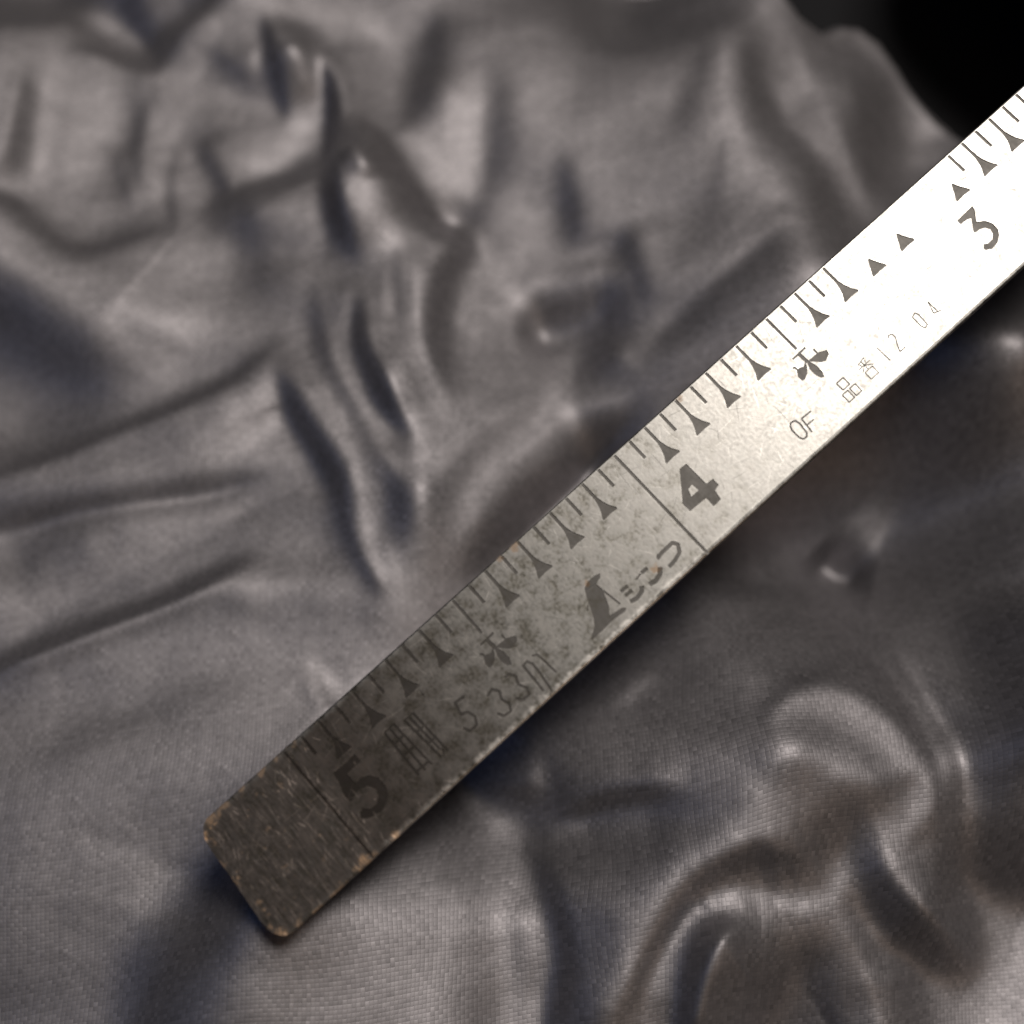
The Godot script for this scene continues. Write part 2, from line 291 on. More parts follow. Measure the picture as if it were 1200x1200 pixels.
	fold([27.1, 42.5, 28.7, 40.9, 33.3, 37.1, 36.3, 36.1, 38.7, 35.7, 42.9, 37.7, 46.7, 41.9, 48.9, 46.6, 48.5, 49.7, 45.6, 52.3, 45.1, 55.2, 47.3, 58.5, 51.3, 61.2, 55.4, 62.5], 0.97, 1.27, 0.32)
	drop([27.3, 40.8, 28.4, 42.4, 29.5, 45.1, 29.2, 48.7, 26.4, 51.7, 21.0, 55.2, 16.7, 59.6, 13.5, 65.0, 10.3, 72.4, 8.6, 77.1], 0.88, 0.04)
	fold([13.6, 77.1, 15.3, 72.4, 17.5, 65.9, 20.7, 61.2, 24.4, 59.2, 28.5, 59.6, 33.5, 60.2, 36.7, 59.2, 38.6, 55.2, 40.7, 50.9, 41.5, 48.1], 0.94, 1.23, 0.09)
	drop([13.6, 77.1, 15.3, 72.4, 17.5, 65.9, 20.7, 61.2, 24.4, 59.2, 28.5, 59.6, 33.5, 60.2, 36.7, 59.2, 38.6, 55.2, 40.7, 50.9, 41.5, 48.1], 0.87, 0.16)
	fold([-0.8, 57.4, 1.6, 61.7, 2.2, 67.3, 1.1, 77.1], 1.68, 1.68, 0.79)
	drop([-0.8, 57.4, 1.6, 61.7, 2.2, 67.3, 1.1, 77.1], 1.34, 0.17)
	bulges(-76.0, -81.0, 7.50, 4.60, [-0.28, -1.49, -0.62, 0.50, -0.88, 0.27, 1.16, -0.76, 0.12, 0.39, 0.07, 0.06, 0.74, -1.07, 2.06, 1.60, 0.35, -0.70, 0.26, 0.61, -0.45, 0.41])
	bulges(-68.5, -81.0, 7.50, 4.60, [0.28, 1.15, -0.57, -2.29, -0.57, 0.71, 0.28, -0.87, -0.60, -0.05, 0.48, 0.41, -0.09, -2.81, -0.75, -0.29, 0.70, -1.20, -1.14, 0.62, -1.21, 0.12])
	bulges(-61.0, -81.0, 7.50, 4.60, [0.73, 0.51, 0.10, 0.54, 0.98, -0.09, 1.40, 0.56, -0.75, -0.46, 0.64, 0.20, -0.50, -0.41, -0.43, 1.57, -0.71, -0.39, 2.24, -0.38, 0.25, -1.83])
	bulges(-53.5, -81.0, 7.50, 4.60, [0.68, 0.26, -0.38, -0.01, 0.54, -0.07, -0.77, 0.01, -0.64, 0.14, 0.59, 0.31, -0.64, -0.06, -0.23, 1.29, -2.08, 0.40, 1.63, -0.90, -1.31, -0.55])
	bulges(-46.0, -81.0, 7.50, 4.60, [0.95, 0.52, -0.57, -0.06, 0.42, 0.37, -0.75, -1.40, 0.53, -0.18, -0.37, 0.29, 0.36, -0.26, 0.18, 1.08, -1.84, 0.95, -0.30, -0.91, 0.23, 0.46])
	bulges(-38.5, -81.0, 7.50, 4.60, [1.03, -0.13, -1.66, -0.45, 0.32, -0.16, 0.15, 0.47, 2.24, -0.40, -0.84, 0.05, 0.69, 0.22, 0.21, 0.70, 0.80, -0.86, 0.43, 0.35, 0.96, 0.39])
	bulges(-31.0, -81.0, 7.50, 4.60, [0.05, 0.04, -1.01, -1.15, 0.50, -0.17, 0.09, 0.44, 1.27, -0.13, -1.28, -0.16, 0.10, 0.08, -0.97, -0.26, 1.17, -1.63, 0.31, 0.46, 0.22, -0.25])
	bulges(-23.5, -81.0, 7.50, 4.60, [1.27, 1.12, 0.86, 0.62, 0.15, -0.51, -0.92, -0.29, -0.59, 0.54, -0.19, 0.20, 1.18, 0.24, -0.83, -0.48, 1.07, -0.30, -0.84, -0.34, -0.12, -0.24])
	bulges(-16.0, -81.0, 7.50, 4.60, [-1.50, -1.02, 1.03, 1.11, 1.17, 0.14, 0.13, -0.31, -0.04, -0.59, 0.24, -0.48, -0.41, -0.99, -0.66, 0.45, 2.07, 0.50, -1.62, -0.90, -0.07, -0.07])
	bulges(-8.5, -81.0, 7.50, 4.60, [-1.21, 0.10, -0.58, -0.58, -0.65, -1.01, 0.43, -0.04, 0.13, 0.29, 0.02, 0.47, -0.29, 0.44, 0.46, 0.42, 0.51, -0.51, -1.39, 3.74, 1.64, -0.82])
	bulges(-1.0, -81.0, 7.50, 4.60, [0.31, -0.44, -0.62, -0.35, -0.43, 1.08, 1.06, -0.19, -0.18, 0.02, 0.32, 0.91, -1.12, -0.31, -1.10, 0.06, 0.39, -0.71, -1.08, 0.78, 1.13, -0.17])
	bulges(6.5, -81.0, 7.50, 4.60, [0.17, 1.09, 1.32, 0.32, 0.26, 0.11, -0.11, -0.13, -0.58, 0.27, 0.48, -0.40, -1.10, 0.16, 0.57, 1.27, 1.87, 0.75, -2.58, -2.31, -0.02, 0.78])
	bulges(14.0, -81.0, 7.50, 4.60, [-0.20, -1.69, -1.30, -0.32, -0.08, -0.23, 0.29, -0.79, -1.05, 0.63, 0.34, 0.00, 0.31, 0.11, -0.59, -0.27, -0.70, -1.37, -1.34, 0.69, 2.55, 0.34])
	bulges(21.5, -81.0, 7.50, 4.60, [0.27, 1.35, 0.59, 0.11, -0.13, 0.25, 0.58, 0.29, -0.11, 0.54, -0.12, 0.64, 0.19, -1.27, 0.10, -0.17, 1.62, -0.16, 0.09, 0.44, 2.18, -0.13])
	bulges(29.0, -81.0, 7.50, 4.60, [0.24, -1.26, 0.33, 0.30, 0.21, -0.04, -0.28, -0.32, -0.43, 0.55, -0.37, 0.31, -0.50, -0.84, 0.46, 0.56, 1.10, -1.02, -1.19, -0.48, 0.16, -0.42])
	bulges(36.5, -81.0, 7.50, 4.60, [0.23, -0.18, -0.22, -0.28, -0.43, -0.41, 0.16, 0.33, 0.50, -0.35, -0.17, 0.48, 0.81, -0.20, -0.59, 0.47, 0.80, -0.54, -0.90, 0.79, -0.52, -0.36])
	bulges(44.0, -81.0, 7.50, 4.60, [0.09, -0.17, -0.25, 0.10, 0.29, 0.27, 0.00, 0.63, 2.36, -0.72, -3.95, 1.40, 1.27, -0.18, -0.35, 0.61, 0.43, -0.37, -0.03, 2.14, -0.34, -0.20])
	bulges(51.5, -81.0, 7.50, 4.60, [-0.01, -0.06, -0.33, 0.39, 0.12, -0.56, -1.40, -0.73, -0.19, 0.60, -0.17, -2.00, -0.53, -0.88, -0.61, -0.45, -0.94, 0.64, -1.33, 0.62, 0.06, 0.03])
	bulges(59.0, -81.0, 7.50, 4.60, [-0.01, 0.13, -0.02, 1.10, 0.85, -0.71, -3.19, 3.07, 1.90, 0.19, 0.37, -0.21, 2.60, 1.33, -0.17, -1.20, -0.62, 1.84, -0.11, -0.67, -0.83, 0.19])
	bulges(66.5, -81.0, 7.50, 4.60, [0.03, 0.27, 0.28, 1.45, 1.07, -0.72, 0.36, 0.34, -0.65, -0.12, -0.09, -0.90, 0.49, 2.63, 2.17, 0.75, 1.75, 0.34, 0.17, -0.14, -0.68, 0.33])
	bulges(74.0, -81.0, 7.50, 4.60, [0.07, 0.16, -1.89, -0.19, -0.05, -1.47, 0.89, 0.29, -0.46, -0.83, 0.35, -2.62, 2.15, 0.90, -0.17, -3.94, 0.76, 0.79, -0.27, -0.34, 0.02, 0.37])
	bulges(-85.0, -90.0, 19.00, 12.50, [-7.12, -6.83, 8.47, -3.22, 2.74, -1.73, -16.25, 8.62, -0.85, 3.34])
	bulges(-66.0, -90.0, 19.00, 12.50, [5.03, 0.51, -2.71, 2.72, -1.81, 2.00, 4.29, 2.27, -9.70, -1.71])
	bulges(-47.0, -90.0, 19.00, 12.50, [-0.22, 0.61, -2.71, -0.09, 0.96, 1.07, 2.19, 2.74, -4.59, 1.91])
	bulges(-28.0, -90.0, 19.00, 12.50, [0.75, 4.58, -1.06, 1.33, 2.15, -3.28, 3.33, 4.13, -5.15, 0.99])
	bulges(-9.0, -90.0, 19.00, 12.50, [-1.78, -5.28, 1.67, -1.28, 4.32, -4.72, 4.19, 5.78, 9.42, -2.43])
	bulges(10.0, -90.0, 19.00, 12.50, [2.45, -0.90, 0.20, -2.11, 4.94, -2.74, 0.97, -16.13, -5.39, 4.89])
	bulges(29.0, -90.0, 19.00, 12.50, [0.73, -3.52, -1.74, -0.24, 0.43, -4.74, 2.33, -0.78, 4.95, -1.62])
	bulges(48.0, -90.0, 19.00, 12.50, [-0.28, 1.31, 1.09, 0.24, -2.42, -2.22, 9.53, 4.76, 3.44, -1.27])
	bulges(67.0, -90.0, 19.00, 12.50, [0.19, -0.05, -7.27, 6.86, 3.88, -1.13, -0.92, -3.59, -6.62, 1.55])
	bulges(-34.3, -37.8, 3.70, 2.35, [0.11, 0.37, 0.20, 0.10, 0.40, 0.43, 0.17, -0.69, -1.12, 0.01, -0.20, -0.20, -0.26, 0.21, 0.10])
	bulges(-30.6, -37.8, 3.70, 2.35, [0.04, 0.13, 0.11, -0.06, 0.06, -0.03, 0.02, 0.28, 0.14, -0.29, 0.10, 0.20, 0.06, 0.22, 0.13])
	bulges(-26.9, -37.8, 3.70, 2.35, [-0.20, -0.13, -0.33, -0.50, 0.08, -0.05, 0.13, 0.06, 0.22, 0.07, 0.07, -0.10, -0.18, -0.39, -0.36])
	bulges(-23.2, -37.8, 3.70, 2.35, [-0.04, 0.30, 0.39, 0.01, -0.40, -0.11, 0.02, 0.11, -0.27, 0.12, -0.25, 0.40, -0.01, 0.34, 0.31])
	bulges(-19.5, -37.8, 3.70, 2.35, [-0.02, 0.05, 0.07, 0.06, 0.28, 0.20, -0.21, 0.30, -0.19, -0.04, 0.34, -0.62, 0.29, 0.68, 0.62])
	bulges(-15.8, -37.8, 3.70, 2.35, [-0.08, -0.18, -0.19, -0.38, 0.36, -0.18, -0.43, 0.32, -0.48, 0.29, -0.04, 0.05, -0.15, -0.30, -0.17])
	bulges(-12.1, -37.8, 3.70, 2.35, [-0.01, -0.21, 0.09, -0.25, 0.25, 0.16, -0.35, -0.15, 0.08, 0.26, -0.05, -0.01, -0.25, -0.54, 0.76])
	bulges(-8.4, -37.8, 3.70, 2.35, [-0.46, 0.18, 0.25, -0.16, -0.09, 0.09, 0.25, -0.40, 0.18, -0.07, 0.01, 0.10, 0.12, -0.24, 0.01])
	bulges(-4.7, -37.8, 3.70, 2.35, [0.26, 0.34, 0.09, -0.04, -0.08, -0.08, 1.04, -0.30, -0.00, -0.00, 0.08, 0.24, -0.09, 0.70, 0.28])
	bulges(-1.0, -37.8, 3.70, 2.35, [0.25, -0.45, -0.15, 0.07, -0.01, -0.37, 0.32, -0.51, -0.05, 0.02, 0.20, -0.08, 0.22, -1.12, 0.49])
	bulges(2.7, -37.8, 3.70, 2.35, [-0.32, -0.12, 0.10, 0.15, 0.04, 0.12, -0.55, 0.47, -0.02, 0.25, -0.01, 0.00, 0.28, -0.79, -0.02])
	bulges(6.4, -37.8, 3.70, 2.35, [0.09, 0.13, 0.15, -0.30, -0.15, -0.14, -0.02, 0.23, 0.25, -0.23, 0.09, 0.03, 0.04, -0.12, 0.02])
	bulges(10.1, -37.8, 3.70, 2.35, [-0.07, -0.16, -0.15, 0.21, 0.15, 0.19, -0.76, 1.28, -0.17, -0.26, -0.11, -0.35, -0.06, 0.05, 0.06])
	bulges(13.8, -37.8, 3.70, 2.35, [-0.10, -0.20, 0.04, -0.10, -0.28, 0.16, -0.73, 0.66, -0.19, -0.25, 0.40, -0.09, 0.04, 0.07, 0.06])
	bulges(17.5, -37.8, 3.70, 2.35, [-0.36, -0.35, -0.14, -0.11, -0.30, -0.04, -0.10, 0.21, -0.11, 0.30, 0.06, -0.01, 0.06, 0.06, 0.05])
	bulges(21.2, -37.8, 3.70, 2.35, [0.17, 0.61, 0.23, 0.18, 0.14, -0.05, -0.11, 0.08, 0.02, 0.06, -0.01, 0.05, 0.07, 0.06, -0.01])
	bulges(-74.1, -80.0, 3.70, 2.35, [-0.03, 0.13, -0.04, -0.25, -0.34, -0.65, 0.30, -0.08, -0.66, -0.48, 0.32, -0.17, -0.10, 0.02, 0.02, -0.08, -0.01, -0.05, -0.03, 0.11, 0.15])
	bulges(-70.4, -80.0, 3.70, 2.35, [-0.03, -0.08, 0.14, 0.63, -0.47, -0.55, 0.01, -0.43, -0.66, -0.34, 0.18, 0.21, 0.10, -0.18, 0.25, -0.01, 0.00, 0.16, 0.16, 0.05, 0.16])
	bulges(-66.7, -80.0, 3.70, 2.35, [0.08, 0.17, 0.14, 0.10, 0.17, -0.19, -0.36, -0.18, 0.64, 0.89, -0.06, -0.26, 0.13, -0.47, -0.21, 0.03, -0.18, -0.14, -0.12, -0.10, -0.10])
	bulges(-63.0, -80.0, 3.70, 2.35, [0.21, 0.08, 0.01, -0.22, 0.29, 0.35, -0.06, 0.14, 0.54, -0.10, -0.07, 0.06, -0.07, 0.61, -0.73, 0.09, 0.05, -0.27, 0.09, 0.18, 0.04])
	bulges(-59.3, -80.0, 3.70, 2.35, [0.07, 0.07, 0.17, -0.31, -0.11, 0.16, 0.15, -0.15, -0.30, -0.17, 0.01, 0.12, 0.05, 1.18, 0.05, -0.11, 0.20, -0.25, -0.00, -0.10, -0.22])
	bulges(-55.6, -80.0, 3.70, 2.35, [0.09, 0.24, -0.22, -0.05, -0.02, -0.09, -0.10, 0.28, 0.16, 0.00, -0.15, -0.33, -0.26, 0.05, 0.07, -0.07, 0.10, -0.35, 0.20, 0.29, -0.28])
	bulges(-51.9, -80.0, 3.70, 2.35, [0.09, 0.25, -0.06, -0.10, 0.13, -0.02, -0.10, 0.04, 0.06, 0.15, 0.20, -0.04, -0.09, -0.28, -0.16, 0.10, -0.22, -0.16, -0.02, 0.28, -0.06])
	bulges(-48.2, -80.0, 3.70, 2.35, [0.05, 0.22, -0.05, -0.26, 0.18, -0.10, -0.19, 0.27, -0.31, -0.19, 0.17, 0.02, -0.05, 0.30, -0.06, 0.18, 0.07, -0.17, 0.15, 0.03, -0.17])
	bulges(-44.5, -80.0, 3.70, 2.35, [-0.00, 0.22, -0.05, -0.32, 0.14, -0.09, 0.05, 0.22, 0.12, -0.15, 0.11, 0.24, -0.22, -0.02, -0.48, -0.36, 0.45, 0.13, -0.21, -0.05, 0.03])
	bulges(-40.8, -80.0, 3.70, 2.35, [0.13, 1.22, -0.12, -0.51, 0.23, -0.02, -0.11, 0.23, 0.30, -0.06, -0.12, 0.14, -0.50, -0.43, 0.10, -0.35, 0.35, -0.23, 0.09, -0.23, -0.01])
	bulges(-37.1, -80.0, 3.70, 2.35, [0.05, 0.21, -0.59, -0.34, -0.08, 0.05, 0.03, -0.01, -0.13, -0.02, -0.30, 0.44, 0.04, 0.27, 0.40, 0.03, 0.67, 0.16, 0.25, -0.31, 0.06])
	bulges(-33.4, -80.0, 3.70, 2.35, [-0.10, -0.26, 0.31, -0.09, -0.35, -0.26, -0.21, -0.32, -0.01, 0.09, -0.33, 0.33, 0.27, 0.12, 0.14, 0.21, -0.27, 0.40, -0.15, -1.18, -0.37])
	bulges(-29.7, -80.0, 3.70, 2.35, [-0.05, 0.32, 0.36, 0.18, 0.04, -0.35, -0.01, 0.34, -0.15, 0.21, 0.08, -0.27, 0.10, -0.10, 0.30, -0.26, 0.60, 0.27, -0.34, 0.60, -0.28])
	bulges(32.5, 8.7, 3.70, 2.35, [-0.09, 0.15, 0.07, -0.25, -0.14, 0.23, -0.06, -0.28, -0.01, 0.37, 0.38, 0.14, 0.05, -0.12, -0.14])
	bulges(36.2, 8.7, 3.70, 2.35, [0.13, 0.12, -0.01, -0.11, -0.10, 0.04, 0.22, 0.18, 0.39, 0.35, -0.18, -0.40, -0.02, -0.02, 0.10])
	bulges(39.9, 8.7, 3.70, 2.35, [0.05, -0.00, 0.05, -0.04, -0.20, 0.02, -0.11, -0.38, -0.61, 0.17, 0.23, -0.74, -0.34, 0.19, 0.43])
	bulges(43.6, 8.7, 3.70, 2.35, [-0.00, 0.03, -0.15, 0.15, 0.05, -0.13, 0.91, 0.23, -0.02, -0.46, -0.04, -0.06, 0.09, 0.50, 0.58])
	bulges(47.3, 8.7, 3.70, 2.35, [-0.03, 0.05, 0.05, 0.15, -0.14, -0.12, -0.31, -0.23, 0.81, 0.54, -0.16, 0.67, -0.59, -0.18, 0.17])
	bulges(51.0, 8.7, 3.70, 2.35, [-0.35, -0.20, -0.24, -0.60, -0.23, -0.04, -0.21, 0.21, -0.50, 0.28, -0.26, 0.46, -0.44, -0.16, 0.13])
	bulges(54.7, 8.7, 3.70, 2.35, [-0.02, -0.17, 0.11, 0.43, 0.39, 0.21, 0.47, -0.31, -0.53, -0.68, 0.14, -0.02, -0.27, -0.02, 0.20])
	bulges(58.4, 8.7, 3.70, 2.35, [-0.05, -0.29, 0.41, 0.21, -0.14, -0.93, -0.25, 0.14, 0.53, -0.61, 0.31, 0.62, -0.31, -0.48, 0.10])
	bulges(62.1, 8.7, 3.70, 2.35, [-0.05, 0.24, 0.03, -0.25, 0.33, 0.09, -0.51, 0.53, 0.21, -0.46, 0.40, 1.00, 0.42, -0.45, 0.13])
	bulges(65.8, 8.7, 3.70, 2.35, [0.26, 0.44, -0.34, 0.06, 0.64, 0.07, -0.72, -0.30, 0.24, 0.30, -0.49, -0.27, 0.03, -0.03, 0.12])
	bulges(69.5, 8.7, 3.70, 2.35, [0.98, 0.56, 0.38, 0.54, -0.16, 0.14, 0.74, 0.50, 0.02, 0.34, 0.03, -0.17, -0.06, 0.03, 0.27])
	bulges(73.2, 8.7, 3.70, 2.35, [0.95, 0.27, 0.20, 0.43, 0.07, 0.40, 0.83, 0.87, 0.08, 0.11, 0.09, -0.10, -0.04, -0.06, 0.27])

func cloth_mesh() -> ArrayMesh:
	height = flat_array(NX * NZ)
	best = flat_array(NX * NZ, 1e9)
	bump = flat_array(NX * NZ)
	var gone := PackedByteArray()
	gone.resize(NX * NZ)
	lay_folds()
	for pass_ in 1:                                              # cloth has no edges: soften the folds a little, along x and along z
		for j in NZ:
			for i in NX:
				var at := j * NX + i
				bump[at] = 0.25 * (height[j * NX + maxi(i - 1, 0)] + height[j * NX + mini(i + 1, NX - 1)]) + 0.5 * height[at]
		for j in NZ:
			var before := maxi(j - 1, 0) * NX
			var after := mini(j + 1, NZ - 1) * NX
			for i in NX:
				height[j * NX + i] = 0.25 * (bump[before + i] + bump[after + i]) + 0.5 * bump[j * NX + i]
	var broad := noise(3, 0.02, 2)
	var wrinkle := noise(8, 0.075, 3)
	var side := noise(12, 0.045, 3)
	var rim: Array[Vector2] = []
	for p in [Vector2(39.2, -88.6), Vector2(40.5, -78.3), Vector2(42.3, -72.5), Vector2(44.5, -70.1), Vector2(47.4, -69.7), Vector2(50.6, -72.0), Vector2(54.6, -73.0), Vector2(58.8, -71.7), Vector2(62.4, -68.4), Vector2(65.8, -63.9), Vector2(69.8, -58.1), Vector2(72.9, -52.7), Vector2(82.1, -42.2), Vector2(98.4, -23.7)]:
		rim.append(p)
	var outside := PackedVector2Array(rim)
	outside.append_array(PackedVector2Array([Vector2(400, -60), Vector2(400, -400), Vector2(30, -400)]))
	var x1 := X0 + (NX - 1) * CELL
	var z1 := Z0 + (NZ - 1) * CELL
	for j in NZ:
		var z := Z0 + j * CELL
		for i in NX:
			var x := X0 + i * CELL
			var at := j * NX + i
			var h := height[at] + 0.4 * broad.get_noise_2d(x, z) + 0.08 * wrinkle.get_noise_2d(x, z)
			h += 0.10 * side.get_noise_2d(x * 0.5 + z * 0.3, z * 1.4 - x * 0.5)
			# the cloth falls away beyond its rim at the upper right, and all round outside the picture
			var out := 0.0
			if x > 20.0 and z < 10.0:
				var d := 1e9
				var p := Vector2(x, z)
				for s in rim.size() - 1:
					d = minf(d, p.distance_squared_to(Geometry2D.get_closest_point_to_segment(p, rim[s], rim[s + 1])))
				d = sqrt(d)
				out = (d if Geometry2D.is_point_in_polygon(p, outside) else -d) - 6.0
				h -= 31.0 * smoothstep(-9.0, 5.0, out)
			var border := minf(minf(x - X0, x1 - x), minf(z - Z0, z1 - z)) + 5.0 * side.get_noise_2d(x * 0.4, z * 0.4 + 90.0)
			h -= 31.0 * smoothstep(24.0, 6.0, border)
			if out > 6.0:
				gone[at] = 1
			height[at] = maxf(h, -29.3 + 0.25 * wrinkle.get_noise_2d(x * 2.0, z * 2.0))
	var v := PackedVector3Array()
	var n := PackedVector3Array()
	var uv := PackedVector2Array()
	v.resize(NX * NZ)
	n.resize(NX * NZ)
	uv.resize(NX * NZ)
	for j in NZ:
		var up := maxi(j - 1, 0) * NX
		var down := mini(j + 1, NZ - 1) * NX
		for i in NX:
			var at := j * NX + i
			var x := X0 + i * CELL
			var z := Z0 + j * CELL
			v[at] = Vector3(x, height[at], z) * MM
			n[at] = Vector3(height[j * NX + maxi(i - 1, 0)] - height[j * NX + mini(i + 1, NX - 1)], 2.0 * CELL, height[up + i] - height[down + i]).normalized()
			uv[at] = Vector2(x + 1.2 * broad.get_noise_2d(x * 1.5, z * 1.5), z + 0.15 * x + 1.2 * broad.get_noise_2d(x * 1.5 + 400.0, z * 1.5)) / 17.5
	var idx := PackedInt32Array()
	idx.resize((NX - 1) * (NZ - 1) * 6)
	var k := 0
	for j in NZ - 1:
		for i in NX - 1:
			var a := j * NX + i
			if gone[a]:
				continue
			idx[k] = a
			idx[k + 1] = a + 1
			idx[k + 2] = a + NX
			idx[k + 3] = a + 1
			idx[k + 4] = a + NX + 1
			idx[k + 5] = a + NX
			k += 6
	idx.resize(k)
	var arrays := []
	arrays.resize(Mesh.ARRAY_MAX)
	arrays[Mesh.ARRAY_VERTEX] = v
	arrays[Mesh.ARRAY_NORMAL] = n
	arrays[Mesh.ARRAY_TEX_UV] = uv
	arrays[Mesh.ARRAY_INDEX] = idx
	var m := ArrayMesh.new()
	m.add_surface_from_arrays(Mesh.PRIMITIVE_TRIANGLES, arrays)
	return m

func cloth_material() -> StandardMaterial3D:
	var size := 792                                              # 36 threads either way
	var threads := 36
	var relief := Image.create(size, size, false, Image.FORMAT_L8)
	var tint := Image.create(size, size, false, Image.FORMAT_L8)
	var rng := RandomNumberGenerator.new()
	rng.seed = 5
	var shade := flat_array(threads * threads)
	var row := flat_array(threads)
	var column := flat_array(threads)
	for k in threads:
		row[k] = rng.randfn(0.0, 0.007)
		column[k] = rng.randfn(0.0, 0.007)
	for k in threads * threads:
		shade[k] = 0.86 + rng.randfn(0.0, 0.03) + row[k / threads] + column[k % threads]
	var step := float(size) / threads
	for y in size:
		for x in size:
			var tx := x / step
			var ty := y / step
			var over := (int(tx) + int(ty)) % 2 == 0
			var across := absf(fposmod(ty if over else tx, 1.0) - 0.5) * 2.0
			var along := absf(fposmod(tx if over else ty, 1.0) - 0.5) * 2.0
			var h := sqrt(maxf(0.0, 1.0 - across * across)) * (1.0 - 0.45 * along * along)
			relief.set_pixel(x, y, Color(h, h, h))
			var g := clampf(shade[int(ty) * threads + int(tx)] * (0.95 + 0.04 * h + (0.02 if over else 0.0)), 0.0, 1.0)
			tint.set_pixel(x, y, Color(g, g, g))
	var m := StandardMaterial3D.new()
	m.albedo_color = lin(0.225, 0.213, 0.226)
	m.albedo_texture = ImageTexture.create_from_image(tint)
	m.metallic = 0.95
	m.roughness = 0.6
	m.heightmap_enabled = true
	m.heightmap_texture = ImageTexture.create_from_image(relief)
	m.heightmap_scale = 0.0016
	return m

# ------------------------------------------------------------------ the ruler: x along it from the line at 5, z across it from the graduated edge, y out of its face
const TIP := -14.0
const JOIN := 121.0
const END := 250.0
const THICK := 1.1
const CUT := 0.13
var ruler: Node3D
var marks: Array = []                                            # [part, outlines, holes]
var sheet: Array[PackedVector2Array] = []

func pack(p: Array) -> PackedVector2Array:
	var q := PackedVector2Array()
	for i in p.size() / 2:
		q.append(Vector2(p[2 * i], p[2 * i + 1]))
	return q

func etch(part: String, outline: Array, hole: Array = []) -> void:
	marks.append([part, [pack(outline)], [pack(hole)] if hole else []])

func begin() -> void:
	sheet = []

func pen(width: float, line: Array) -> void:                     # a stroke of that width, or a filled shape when the width is negative
	var shapes: Array[PackedVector2Array] = []
	if width < 0.0:
		shapes = Geometry2D.offset_polygon(pack(line), 0.02, Geometry2D.JOIN_ROUND)
	else:
		shapes = Geometry2D.offset_polyline(pack(line), width * 0.5, Geometry2D.JOIN_ROUND, Geometry2D.END_ROUND)
	for s in shapes:
		sheet.append(s)

func engrave(part: String) -> void:                              # what the pen drew, joined
	var solid: Array[PackedVector2Array] = []
	var holes: Array[PackedVector2Array] = []
	for s in sheet:
		if Geometry2D.is_polygon_clockwise(s):
			holes.append(s)
			continue
		var grown := s
		var rest: Array[PackedVector2Array] = []
		for t in solid:
			var both := Geometry2D.merge_polygons(grown, t)
			var outer := both.filter(func(q): return not Geometry2D.is_polygon_clockwise(q))
			if outer.size() == 1:
				grown = outer[0]
				holes.append_array(both.filter(func(q): return Geometry2D.is_polygon_clockwise(q)))
			else:
				rest.append(t)
		rest.append(grown)
		solid = rest
	marks.append([part, solid, holes])

func place_of(k: float) -> float:                                # where the k-th graduation from 5 stands
	var at := [0.15, 24.35, 48.07, 70.85, 92.4, 113.6]
	var i := clampi(int(k / 10.0), 0, 4)
	return lerpf(at[i], at[i + 1], k / 10.0 - i)

